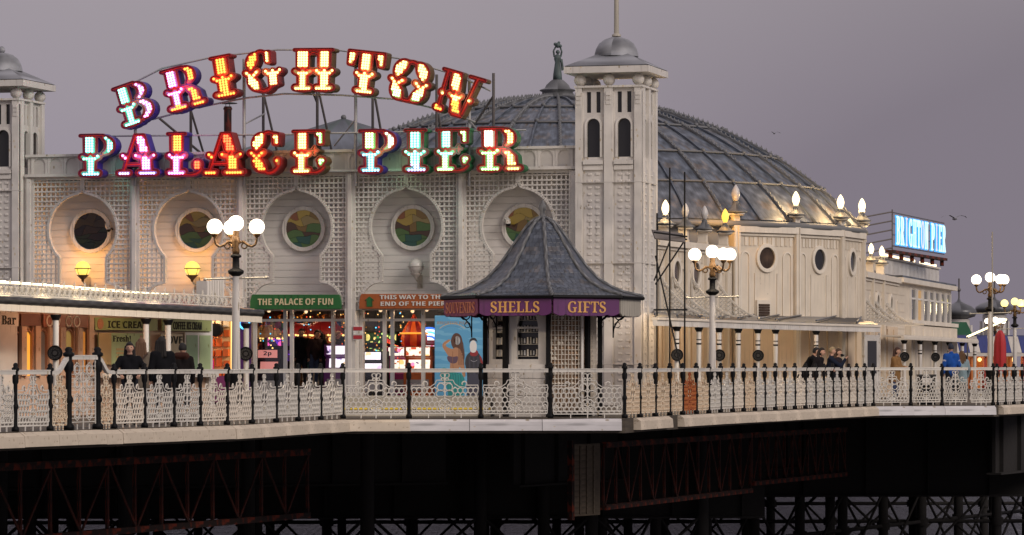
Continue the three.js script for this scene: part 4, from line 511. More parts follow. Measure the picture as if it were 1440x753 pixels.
function pilasterPost(parent, p, dir, H, w = .26) { parent.updateMatrixWorld(true); const q = parent.worldToLocal(p.clone()); const g = new THREE.Group(); g.name = 'pilaster'; g.position.set(q.x, 0, q.z); g.rotation.y = dir; parent.add(g); BB('shaft', MT.cream, g, -w / 2, w / 2, 0, H, -.22, .1); for (const x of [-w * .28, w * .28]) BB('bead', MT.creamTrim, g, x - .035, x + .035, .3, H - .1, .1, .125); BB('top_pier', MT.creamTrim, g, -w * .46, w * .46, H, H + .32, -.2, .08); return g; }
const flameG = new THREE.LatheGeometry([[0, 0], [.06, 0], [.085, .05], [.12, .14], [.125, .22], [.1, .32], [.06, .4], [.02, .46], [0, .47]].map(p => new THREE.Vector2(...p)), 14);
const flameBase = new THREE.LatheGeometry([[0, 0], [.3, 0], [.33, .04], [.22, .1], [.13, .2], [.09, .28], [.1, .31], [.07, .34], [0, .34]].map(p => new THREE.Vector2(...p)), 12);
const flameCap = new THREE.LatheGeometry([[0, 0], [.26, 0], [.34, .03], [.34, .07], [0, .08]].map(p => new THREE.Vector2(...p)), 4);
const litFlame = em(1, .78, .42, 2.6), dimFlame = em(1, .55, .08, 1.4), offFlame = mt(.55, .53, .52, .3);
function flame(p, y, kind, label, s = 1) { const g = thing('flame_lamp', label, 'lamp', 'flame lamps on the hall pilasters'); g.position.set(p.x, y, p.z); g.scale.setScalar(s); mesh('cap', flameCap, MT.creamTrim, g).rotation.y = PI / 4; mesh('base', flameBase, MT.leadRib, g).position.y = .08; mesh('flame_bulb', flameG, kind === 2 ? litFlame : kind === 1 ? dimFlame : offFlame, g).position.y = .42; if (kind) lamp(0, .6, 0, kind === 2 ? new THREE.Color(1, .66, .3) : new THREE.Color(1, .5, .12), kind === 2 ? 8 : 4, 5, g); }
const ths = [32, 46.5, 62, 77, 92];
for (let i = 0; i < 4; i++) wallBay(hall, DP(ths[i]), DP(ths[i + 1]), 5.72, { pane: i ? MT.glassDark : MT.glassBrown });
ths.forEach((t, i) => pilasterPost(hall, DP(t), R(t), 5.75));
{ const g = thing('vent_box', 'dark louvred vent box in a white frame on the drum wall', 'vent'), L = framed(g, DP(32), DP(46.5)); const hh = hitter(g); const [x, y] = hh(1074, 436, .1); BB('frame', MT.creamTrim, g, x - .3, x + .3, y - .27, y + .32, .001, .12); for (let k = 0; k < 5; k++) BB('louvre', MT.glassBrown, g, x - .24, x + .24, y - .22 + k * .085, y - .15 + k * .085, .121, .15); }
flame(DP(32), 6.05, 0, 'large unlit flame lamp on the first drum pilaster above the four-globe post', 1.15); flame(DP(46.5), 6.05, 2, 'lit flame lamp on the drum pilaster between the two widest round windows'); flame(DP(62), 6.05, 2, 'lit flame lamp on the drum pilaster after the second round window'); flame(DP(77), 6.05, 2, 'lit flame lamp on the outermost drum pilaster'); 
flame(DP(92), 6.05, 2, 'lit flame lamp half hidden behind the outermost drum pilaster lamp', .9);
// link wall from the tower to the drum
const LA = at(921, HY, 107.6), LBq = DP(31.2);
const link = thing('link_wall', 'cream side wall with narrow oval-looking windows between tower and drum', 'building');
{ const pts = [921, 936, 964, 991, 1020].map(px => { const d = (px - 921) / (1029 - 921), Z = lerp(107.6, 115.6, d); return V((px - 720) * Z / F, 0, -Z); }); pts.push(LBq);
  for (let i = 0; i < 5; i++) wallBay(link, pts[i], pts[i + 1], 5.02, { wy: 4.05, win: i > 0 && i < 4 });
  const dir = Math.atan2(-(LBq.z - LA.z), LBq.x - LA.x); pts.slice(1, 5).forEach(p => pilasterPost(link, p, dir, 5.1, .2));
  [[1, 2, 'lit flame lamp beside the tower edge'], [2, 0, 'unlit flame lamp on the side wall beside the scaffolding, next to the lit one'], [3, 0, 'unlit flame lamp on the side wall nearest the yellow lamp'], [4, 1, 'dim yellow flame lamp on the side wall next to the drum']].forEach(([k, l, t]) => flame(pts[k], 5.4, l, t, .95)); }
// side wall beyond the drum
const side = thing('side_wall', 'cream side wall between drum and end pavilion', 'building');
const SA = at(1214, HY, 124), SB = at(1263, HY, 134);
{ const pts = [0, .22, .52, 1].map(t => SA.clone().lerp(SB, t).setY(0)); for (let i = 0; i < 3; i++) wallBay(side, pts[i], pts[i + 1], 4.45, { wy: 3.35, win: i > 0, pane: MT.glassDark }); const dir = Math.atan2(-(SB.z - SA.z), SB.x - SA.x); pts.slice(1, 3).forEach(p => pilasterPost(side, p, dir, 4.5, .18)); flame(pts[1], 4.8, 2, 'small lit flame lamp on the low side wall nearer the drum', .8); flame(pts[2], 4.8, 2, 'small lit flame lamp on the low side wall nearer the pavilion', .8); 
  const r = mesh('link_roof', new MB().box(7.5, .2, 6, 0, 0, 0).geo(), MT.lead3, side); r.position.set((SA.x + SB.x) / 2 - 3.2, 4.55, (SA.z + SB.z) / 2 - 1.2); r.rotation.y = dir; }
// ---------- verandah on the right ----------
const vd = thing('verandah', 'long lead verandah roof with white eave beam along the domed hall', 'verandah');
const vpx = [[921, 98], [952, 100], [983, 102], [1011.5, 104], [1038.5, 106], [1066, 107.6], [1091, 109.2], [1148, 113], [1205, 116.6], [1236, 118.4]], vp = vpx.map(([px, Z]) => at(px, HY, Z).setY(0));
const wallAt = [LA, ...[.3, .62].map(t => LA.clone().lerp(LBq, t)), LBq, DP(36), DP(42), DP(48), DP(60), DP(76), SA].map(p => p.clone().setY(0));
for (let i = 0; i < vp.length - 1; i++) {
  const a = vp[i], b = vp[i + 1], d = b.clone().sub(a), L = d.length(), mid = a.clone().add(b).multiplyScalar(.5), ry = Math.atan2(-d.z, d.x); 
  for (const [n, m, h, y, t] of [['eave_beam', MT.trim, .16, 2.36, .12], ['gutter', MT.creamTrim, .07, 2.48, .2]]) { const o = B(n, m, vd, L - .004, h, t, mid.x, y, mid.z); o.rotation.y = ry; }
  const q = new THREE.BufferGeometry(), w0 = wallAt[i], w1 = wallAt[i + 1]; q.setAttribute('position', new THREE.Float32BufferAttribute([a.x, 2.53, a.z, b.x, 2.53, b.z, w1.x, 2.8, w1.z, w0.x, 2.8, w0.z, a.x, 2.5, a.z, b.x, 2.5, b.z, w1.x, 2.75, w1.z, w0.x, 2.75, w0.z], 3)); q.setAttribute('uv', new THREE.Float32BufferAttribute([0, 0, L, 0, L, 4, 0, 4, 0, 0, L, 0, L, 4, 0, 4], 2)); q.setIndex([0, 1, 2, 0, 2, 3, 5, 4, 7, 5, 7, 6, 4, 5, 1, 4, 1, 0]); q.computeVertexNormals(); mesh('roof_sheet', q.toNonIndexed(), i % 2 ? MT.gutterM : MT.slate3, vd);
  const r = new MB().tube([a.x, 2.6, a.z], [w0.x, 2.84, w0.z], .03, 6).build('roof_roll', MT.slate3, vd);
}
function veranCol(p, label, disc, grp, Hc = 2.3, rings = true) { const g = thing('verandah_column', label, 'column', grp); g.position.set(p.x, 0, p.z); new MB().lathe([[0, 0], [.09, 0], [.09, .5], [.07, .54], [.07, Hc - .02], [0, Hc - .02]], 0, 0, 0, 10).build('shaft', MT.trim, g); for (const [y, r, h] of [[Hc - .5, .082, .05], [Hc - .38, .082, .03], [Hc - .06, .13, .07], [Hc - .12, .1, .06]].slice(rings ? 0 : 2)) mesh('black_ring', new THREE.CylinderGeometry(r, r * .85, h, 10), MT.black, g).position.y = y; if (disc) { const dd = new THREE.Group(); dd.name = 'medallion'; dd.position.set(0, 1.48, .12); g.add(dd); dd.scale.setScalar(.66); mesh('disc', new THREE.CylinderGeometry(.24, .24, .05, 20).rotateX(PI / 2), MT.iron, dd); const m = new MB().tor(.235, .03, 0, 0, .03, 20, 5).tor(.1, .018, 0, 0, .03, 12, 4); for (let k = 0; k < 8; k++) m.tor(.045, .012, .165 * Math.cos(k * PI / 4), .165 * Math.sin(k * PI / 4), .03, 8, 3); m.build('scrollwork', MT.black, dd); } return g; }
[[1, 1], [2, 0], [3, 1], [4, 0], [5, 1], [6, 0], [7, 0]].forEach(([i, d]) => veranCol(vp[i].clone(), d ? 'white verandah column with a black round medallion beside the domed hall' : 'plain white verandah column with black rings beside the domed hall', d, d ? 'medallion columns of the hall verandah' : 'plain columns of the hall verandah'));
// swooping lace brackets on the verandah roof
function bracket(p, q, H, label) { const g = thing('lace_bracket', label, 'bracket', 'curved lace brackets above the verandah'), L = framed(g, p, q); const m = new MB(), pts = []; for (let k = 0; k <= 14; k++) { const t = k / 14; pts.push([L * t, 2.66 + (H - 2.66) * Math.pow(1 - t, 2.3), 0]); } m.line(pts, .055, .06); m.box(L, .04, .05, L / 2, 2.64, 0).box(.045, H - 2.6, .06, .0, (H + 2.64) / 2, 0); for (let k = 1; k < 11; k += 1) { const [x, y] = pts[k], hh = y - 2.66; for (let yy = .06; yy < hh - .03; yy += .13) m.tor(Math.min(.055, .045 + .01 * (k % 2)), .014, x + .02, 2.68 + yy, 0, 9, 4); } m.build('scroll_frame', MT.rail, g); }
const nLink = V(.95, 0, .31), out = (p, l) => p.clone().setY(0).addScaledVector(nLink, l);
[[924, 0], [942, 1], [969, 2], [1003, 3]].forEach(([px, k]) => { const d = (px - 921) / 108, Z = lerp(107.6, 115.6, d), p = V((px - 720) * Z / F + .1, 0, -Z + .03); bracket(p, out(p, 1.8), 3.9, ['curved lace bracket nearest the tower scaffolding', 'second curved lace bracket from the tower', 'third curved lace bracket from the tower', 'curved lace bracket ending at the first drum pilaster'][k]); });
[[1216, 124.8, 'curved lace bracket at the end of the drum'], [1228, 127.2, 'curved lace bracket between the small flame lamps'], [1243, 130.4, 'curved lace bracket nearest the end pavilion']].forEach(([a, Z, l]) => { const p = at(a, HY, Z).setY(0); bracket(p, out(p, 1.5), 3.55, l); });
[955, 1005, 1055, 1110, 1170].forEach((px, i) => { const p = at(px, HY, 103 + i * 2.9), g = thing('soffit_lamp', 'small warm lamp under the hall verandah roof', 'lamp', 'soffit lamps of the hall verandah'); g.position.set(p.x - .5, 2.46, p.z - .6); mesh('lamp_bulb', new THREE.SphereGeometry(.06, 10, 8), em(1, .72, .4, 1.5), g); new MB().tube([0, .04, 0], [0, .1, 0], .05, 8).build('cap', MT.trim, g); lamp(0, 0, 0, new THREE.Color(1, .72, .46), 4.2, 3, g); });
// white door with glass at the end of the verandah
{ const g = thing('glazed_door', 'grey-white glazed door at the far end of the hall verandah', 'door'), L = framed(g, at(1216, HY, 119.5), at(1237, HY, 120.5)); BB('leaf', MT.white2, g, 0, L, 0, 2.2, -.05, 0); BB('glass', MT.glassDark, g, L * .2, L * .8, .9, 2.0, .001, .01); BB('frame', MT.trim, g, -.05, 0, 0, 2.28, -.06, .02); BB('frame', MT.trim, g, L, L + .05, 0, 2.28, -.06, .02); mesh('handle', new THREE.SphereGeometry(.03, 8, 6), MT.gold, g).position.set(L * .88, 1, .03); }
// ---------- end pavilion and its sign ----------
const pav = thing('end_pavilion', 'pale two-storey end pavilion with mullioned windows under the cyan sign', 'building');
{
  const a = at(1263, HY, 134), b = at(1338, HY, 150), L = framed(pav, a, b), u = t => L * t;
  BB('wall', MT.cream, pav, 0, L, 0, 4.3, -6, 0); BB('cornice', MT.creamTrim, pav, -.15, L + .2, 4.3, 4.48, -6.2, .25); BB('roof_lip', MT.lead3, pav, -.15, L + .15, 4.481, 4.56, -6, .2); 
  BB('attic', MT.white, pav, -.5, L - .3, 4.56, 5.2, -5, -.5); for (let k = 0; k < 7; k++) BB('attic_panel', k % 2 ? MT.white : MT.trim, pav, u(k / 7) - .3, u((k + 1) / 7) - .38, 4.62, 5.14, -.499, -.46); BB('attic_coping', MT.creamTrim, pav, -.55, L - .25, 5.2, 5.27, -5.05, -.4);
  for (let k = 0; k < 12; k++) if (k !== 7) { const bl = mesh('coping_light', new THREE.BoxGeometry(rnd(.5, .9), .09, .1), em(1, .78, .5, 2.0), pav); bl.position.set(-.2 + k * (L / 12.5), 5.32, -.45); }
  for (let k = 0; k < 7; k++) { const x0 = u(.2 + k * .112), w = u(.085); const wn = new THREE.Group(); wn.name = 'window'; wn.position.set(x0, 0, 0); pav.add(wn); BB('pane', k === 1 ? em(.5, .3, .12, .5) : MT.glassDark, wn, 0, w, 2.95, 4.1, .001, .02); BB('frame', MT.trim, wn, -.06, .02, 2.9, 4.15, .001, .09); BB('frame', MT.trim, wn, w - .02, w + .06, 2.9, 4.15, .001, .09); BB('transom_bar', MT.trim, wn, .02, w - .02, 3.72, 3.79, .02, .07); }
  BB('sill', MT.creamTrim, pav, u(.12), L + .1, 2.75, 2.9, .001, .3); BB('bay_wall', MT.cream, pav, u(.12), L + .05, 0, 2.7, .001, .25); for (let k = 0; k < 5; k++) BB('bay_panel', MT.creamTrim, pav, u(.16 + k * .17), u(.16 + k * .17) + .12, .2, 2.6, .251, .29);
  for (let y = .3; y < 4.2; y += .32) BB('weatherboard_joint', MT.cream2, pav, .02, u(.11), y, y + .03, .001, .012);
  BB('canopy', MT.creamTrim, pav, -6.5, L + .3, 2.2, 2.26, .3, 1.1); BB('canopy_eave', MT.creamTrim, pav, -6.5, L + .35, 2.1, 2.2, 1.0, 1.12);
  for (let k = 0; k < 6; k++) { const p = V(lerp(-6, L - .5, k / 5), 0, 1.05).applyMatrix4(pav.matrixWorld); veranCol(p, k % 2 ? 'slim plain column under the pavilion canopy' : 'slim column with a medallion under the pavilion canopy', k % 2 === 0, k % 2 ? 'plain columns of the pavilion canopy' : 'medallion columns of the pavilion canopy', 2.1); }
}
{
  const g = thing('pier_sign', 'cyan lit letter sign reading BRIGHTON PIER above the end pavilion', 'sign'), L = framed(g, at(1259, HY, 134.2), at(1331, HY, 144.6));
  for (let k = 0; k < 4; k++) BB('mounting_rail', MT.steelDark, g, 0, L, 5.66 + k * .42, 5.7 + k * .42, -.12, -.07); const cy = em(.04, .4, 1, .9), cw = em(.6, .9, 1, .95), pk = em(.6, .6, 1, .9); let x = .15;
  const word = 'BRIGHTON PIER', cwid = (L - .3) / 12.6; [...word].forEach((ch, i) => { if (ch !== ' ') { const t = mesh('sign_letter', textGeo(ch, 'serif_bold', ch === 'I' ? cwid * .42 : cwid * .8, 1.14, .05), cy, g); t.position.set(x + cwid / 2, 6.28, -.05); const t2 = mesh('sign_letter_core', textGeo(ch, 'serif_regular', ch === 'I' ? cwid * .3 : cwid * .76, 1.08, .03), i % 4 === 2 ? pk : cw, g); t2.position.set(x + cwid / 2, 6.28, .005); } x += ch === ' ' ? cwid * .6 : cwid; });
  BB('frame_edge', MT.steelDark, g, -.06, 0, 5.4, 7.05, -.12, -.08); BB('base_beam', MT.ironRust, g, -.3, L + .3, 5.42, 5.52, -.3, 0); for (let k = 0; k < 6; k++) BB('foot', MT.ironRust, g, L * k / 5 - .04, L * k / 5 + .04, 5.2, 5.42, -.25, -.1);
  for (let k = 0; k < 5; k++) new MB().tube([-.05, 5.6 + k * .34, -.1], [-5.5, 4.6 + k * .34, -3.5], .03, 5).build('stay_rod', MT.steelDark, g);
  lamp(L / 2, 6.2, 1.4, new THREE.Color(.25, .7, 1), .6, 30, g);
}
// scaffolding at the tower edge
{
  const g = thing('scaffold', 'black scaffold poles with a platform beside the tower edge', 'scaffold'); const q = (px, py, Z) => { const p = at(px, py, Z); return [p.x, p.y, p.z]; };
  for (const [px, y0, Z] of [[942, 236, 98.6], [963, 242, 99.4], [924, 300, 100.5]]) { const t = q(px, y0, Z), p = at(px, HY, Z); new MB().tube([p.x, 0, p.z], t, .026, 6).build('standard', MT.black, g); new MB().box(.18, .03, .18, p.x, .015, p.z).build('base_plate', MT.black, g); }
  for (const [a, b] of [[q(920, 327, 98), q(966, 333, 99.5)], [q(920, 333, 100), q(966, 337, 99.5)], [q(920, 436, 98), q(966, 436, 99.5)]]) new MB().tube(a, b, .026, 6).build('ledger', MT.black, g);
  new MB().bar(q(919, 330, 98.8), q(962, 335, 99.4), .3, .04).build('platform_board', MT.steelDark, g);
  for (const [a, b] of [[q(922, 360, 98.4), q(957, 515, 97.4)], [q(922, 400, 98.5), q(962, 340, 99.4)], [q(920, 395, 98.5), q(942, 340, 98.6)]]) new MB().tube(a, b, .024, 6).build('brace', MT.black, g);
}
// ---------- ice cream kiosk with its verandah ----------
const peach = paint(.64, .44, .32), peachDark = paint(.42, .22, .14), menuGreen = paint(.36, .42, .16), menuLight = paint(.42, .55, .3), ink = mt(.02, .02, .015, .8), brownSign = paint(.14, .05, .03);
const kio = thing('ice_cream_kiosk', 'low peach-coloured ice cream kiosk under a lace-crested verandah', 'kiosk');
const KL = framed(kio, at(-46, HY, 77.6), at(366, HY, 88.4)), kh = hitter(kio), yE = x => lerp(2.5, 2.33, x / KL);
const wz = -2.1;
{
  const kx = px => kh(px, 480, wz)[0], ky = (px, py) => kh(px, py, wz)[1];
  BB('wall', peach, kio, -1, kx(292), 0, 2.55, wz - .2, wz); BB('ceiling', peach, kio, -1, KL - .2, 2.56, 2.6, wz - .2, -.05); BB('end_pier', MT.trim, kio, kx(289), kx(294), 0, 2.5, wz + .001, wz + .1);
  BB('stall_riser', peach, kio, -1, kx(126), 0, .95, wz + .001, wz + .06); BB('counter', MT.trim, kio, kx(127), kx(291), .9, 1.0, wz + .001, wz + .35);
  // Bar sign
  BB('bar_panel', MT.trim, kio, -1, kx(18), 0, 2.5, wz + .001, wz + .12);
  for (const [a, b] of [[18.6, 24], [32, 41], [52, 62], [69, 76], [88, 99]]) { const x0 = kx(a), x1 = kx(b), w = x1 - x0, s = new THREE.Shape(); s.moveTo(0, .95); s.lineTo(w, .95); s.lineTo(w, 1.85); s.absarc(w / 2, 1.85, w / 2, 0, PI, false); s.closePath(); const wn = new THREE.Group(); wn.name = 'arched_window'; wn.position.set(x0, 0, wz); kio.add(wn); mesh('pane', ext([s], .01), a === 32 ? em(.9, .42, .05, .75) : a === 88 ? em(.35, .22, .06, .5) : mt(.2, .21, .22, .15), wn).position.z = .005; const fr = new MB(); fr.box(.05, 1.35, .09, -.02, 1.6 - .03, .045).box(.05, 1.35, .09, w + .02, 1.57, .045).tor(w / 2 + .02, .03, w / 2, 1.87, .045, 12, 5, PI); fr.build('frame', peachDark, wn); }
  for (const a of [27, 47, 66, 82, 106, 122]) BB('pilaster', peach, kio, kx(a) - .1, kx(a) + .1, .95, 2.4, wz + .061, wz + .14);
  BB('fascia_panel', brownSign, kio, kx(20), kx(48), 2.12, 2.4, wz + .15, wz + .19); BB('fascia_panel', paint(.3, .1, .05), kio, kx(52), kx(115), 2.1, 2.4, wz + .15, wz + .18); for (const a of [60, 70, 87, 98]) mesh('roundel', new THREE.TorusGeometry(.12, .02, 5, 18), MT.creamTrim, kio).position.set(kx(a), 2.24, wz + .19); BB('tall_menu', em(.6, .22, .03, .4), kio, kx(109), kx(115), 1.0, 2.0, wz + .07, wz + .09);
  // signs
  const sgn = (name, label, a, b, y0, y1, m, lines, dz = .12) => { const g = thing(name, label, 'sign'); g.position.copy(kio.position); g.rotation.copy(kio.rotation); const x0 = kx(a), x1 = kx(b), Y0 = ky((a + b) / 2, y0), Y1 = ky((a + b) / 2, y1); BB('board', m, g, x0, x1, Y0, Y1, wz + dz, wz + dz + .03); for (const [t, la, lb, t0, t1, f] of lines) { const q = mesh('lettering', textGeo(t, f || 'sans_bold', kx(lb) - kx(la), ky((a + b) / 2, t1) - ky((a + b) / 2, t0), .01), ink, g); q.position.set((kx(la) + kx(lb)) / 2, (ky((a + b) / 2, t0) + ky((a + b) / 2, t1)) / 2, wz + dz + .031); } return [g, x0, x1, Y0, Y1, wz + dz + .031]; };
  sgn('bar_sign', 'pale panel with blue-grey lettering Bar at the kiosk end', -14, 18, 459, 441, MT.trim, [['Bar', -6, 14, 457, 444, 'serif_bold']], .125);
  { const [g, x0, x1, Y0, Y1, z] = sgn('ice_cream_sign', 'olive sign with dark capitals ICE CREAM over the counter', 126, 214, 465, 448, menuGreen, [['ICE CREAM', 144, 201, 462, 452]]); mesh('roundel', new THREE.CylinderGeometry(.13, .13, .02, 20).rotateX(PI / 2), paint(.5, .2, .1), g).position.set(x0 + .22, (Y0 + Y1) / 2, z); }
  sgn('coffee_sign', 'olive sign reading COFFEE ICE CREAM beside the prize shop', 221, 290, 466, 449, menuGreen, [['COFFEE', 236, 253, 464, 453], ['ICE CREAM', 255, 276, 464, 453]]);
  { const [g, x0, x1, Y0, Y1, z] = sgn('menu_board', 'green menu board headed Fresh! behind the woman facing the sea', 131, 203, 513, 469, menuLight, [['Fresh!', 151, 176, 481, 472, 'serif_bold']]); BB('photo_print', paint(.5, .35, .16), g, x0, x0 + (x1 - x0) * .24, Y0, Y1, z, z + .006); for (let k = 0; k < 4; k++) BB('waffle_print', paint(.6, .42, .18), g, x0 + (x1 - x0) * .34, x0 + (x1 - x0) * .62, Y1 - .42 - k * .09, Y1 - .37 - k * .09, z, z + .005); for (let k = 0; k < 3; k++) { const c = mesh('cone_print', new THREE.ConeGeometry(.06, .3, 8), [paint(.6, .1, .1), paint(.7, .5, .2), paint(.5, .3, .2)][k], g); c.position.set(x1 - .1 - k * .14, Y1 - .2, z); c.scale.z = .15; c.rotation.z = PI; } }
  sgn('poster', 'cream poster with brown lettering beside the fur-hooded person', 219, 250, 512, 470, paint(.62, .52, .36), [['LOVE', 222, 249, 484, 473]]);
  { const g = thing('kiosk_window', 'white framed kiosk window with two green menu sheets', 'window'); g.position.copy(kio.position); g.rotation.copy(kio.rotation); const x0 = kx(253), x1 = kx(290), xm = (x0 + x1) / 2; BB('frame', MT.trim, g, x0, x1, 1.0, 2.02, wz + .12, wz + .15); for (const [a, b, m] of [[x0 + .05, xm - .04, paint(.25, .4, .24)], [xm + .04, x1 - .05, menuLight]]) BB('menu_sheet', m, g, a, b, 1.06, 1.95, wz + .151, wz + .16); }
  // verandah roof: beam, gutter of overlapping lengths, cresting
  const n = 26; for (let i = 0; i < n; i++) { const x0 = KL * i / n, x1 = KL * (i + 1) / n, xm = (x0 + x1) / 2, y = yE(xm), rz = -Math.atan2(2.5 - 2.33, KL); if (i % 2 === 0) B('eave_beam', MT.creamTrim, kio, 2 * KL / n - .006, .15, .1, x1, yE(x1) + .0, 0, 0, 0, rz); const t = mesh('gutter_length', new THREE.CylinderGeometry(.085, .095, KL / n + .02, 10).rotateZ(PI / 2), MT.gutterM, kio); t.position.set(xm, y + .16, .02); t.rotation.z = rz;
    const sh = B('roof_sheet', MT.slate3, kio, KL / n - .004, .03, 1.2, xm, y + .33, -.58, .2, 0, rz); }
  BB('roof_deck', MT.slate3, kio, 0, KL - .1, 2.62, 2.7, wz - .2, -1.1);
  const cw = .42, nc = Math.floor((KL - .2) / cw), cg = new MB(); cg.box(cw, .022, .022, 0, 0, 0).box(cw, .022, .022, 0, .24, 0); for (const s of [-1, 1]) cg.tor(.085, .013, s * .1, .115, 0, 12, 3).tor(.045, .012, s * .1, .11, 0, 9, 3, 5).tor(.035, .011, s * .19, .2, 0, 8, 3).tor(.03, .011, s * .2, .05, 0, 8, 3); cg.tor(.03, .011, 0, .3, 0, 8, 3).box(.02, .16, .02, 0, .29, 0).box(.02, .24, .02, cw / 2, .12, 0); const cgeo = cg.geo();
  for (let i = 0; i < nc; i++) { const x = .2 + i * cw, m = mesh('cresting_panel', cgeo, MT.rail, kio); m.position.set(x, yE(x) + .3, -.22); m.rotation.z = -.011; }
  new MB().tube([0, 2.99, -1.15], [KL * .66, 2.9, -1.15], .05, 6).build('conduit', MT.stone, kio);
  // underside lamp and columns
}
{ const g = thing('tube_strip', 'row of glowing tube lights along the kiosk verandah roof', 'light strip'); g.position.copy(kio.position); g.rotation.copy(kio.rotation); let x = kh(-30, 395, -1.15)[0]; const xe = kh(237, 408, -1.15)[0]; let k = 0; while (x < xe) { const l = k > 6 ? .28 : .46; B('light_tube', em(1, .8, .5, 2.6), g, l, .06, .06, x + l / 2, kh(0, 397, -1.15)[1] - (x - kh(0, 397, -1.15)[0]) * (.16 / 6.4), -1.15); if (k % 3 === 1) lamp(x + l / 2, 3.1, -1.0, new THREE.Color(1, .72, .4), .5, 10, g); x += l + .07; k++; } BB('mounting_rail', MT.stone, g, kh(-30, 395, -1.15)[0], xe, 2.88, 2.93, -1.2, -1.1); }
for (const [px, l, d] of [[78, 'verandah column with a medallion beside the gate panel', 1], [205, 'slim verandah column behind the woman in the tan coat', 0], [236, 'slim verandah column beside the coffee sign', 0], [346, 'verandah column with a medallion beside the lamp post', 1]]) { const [x] = kh(px, 470, 0), p = V(x, 0, 0).applyMatrix4(kio.matrixWorld); veranCol(p, l, d, undefined, yE(x) - .08, false); }
{ const [x] = kh(96, 441, -.9), g = thing('tube_lamp', 'short glowing tube lamp under the verandah ceiling', 'lamp'); g.position.copy(V(x, 2.44, -.9).applyMatrix4(kio.matrixWorld)); g.rotation.copy(kio.rotation); B('light_tube', em(1, .62, .42, 2.2), g, .46, .05, .05, 0, 0, 0); B('housing', MT.trim, g, .55, .04, .09, 0, .06, 0); lamp(0, -.12, 0, new THREE.Color(1, .45, .2), 1.8, 10, g); }
{ const [x] = kh(200, 460, -.8), g = thing('soffit_lamp', 'small round lamp under the verandah by the menu board', 'lamp'); g.position.copy(V(x, 2.47, -.8).applyMatrix4(kio.matrixWorld)); mesh('lamp_bulb', new THREE.SphereGeometry(.06, 10, 8), em(1, .75, .5, 1.5), g); new MB().tube([0, .04, 0], [0, .1, 0], .05, 8).build('cap', MT.trim, g); lamp(0, 0, 0, new THREE.Color(1, .66, .4), 1.7, 3, g); }
{ const g = thing('vent_housing', 'white slatted vent housing on the kiosk roof', 'vent'); const [x, y] = kh(302, 412, -1.6); g.position.copy(V(x, 2.6, -1.6).applyMatrix4(kio.matrixWorld)); g.rotation.copy(kio.rotation); BB('box', MT.recess, g, -.4, .4, .02, .72, -.3, 0); for (let k = 0; k < 7; k++) BB('slat', MT.trim, g, -.4 + k * .117, -.31 + k * .117, 0, .7 + k * .02, .001, .03); }

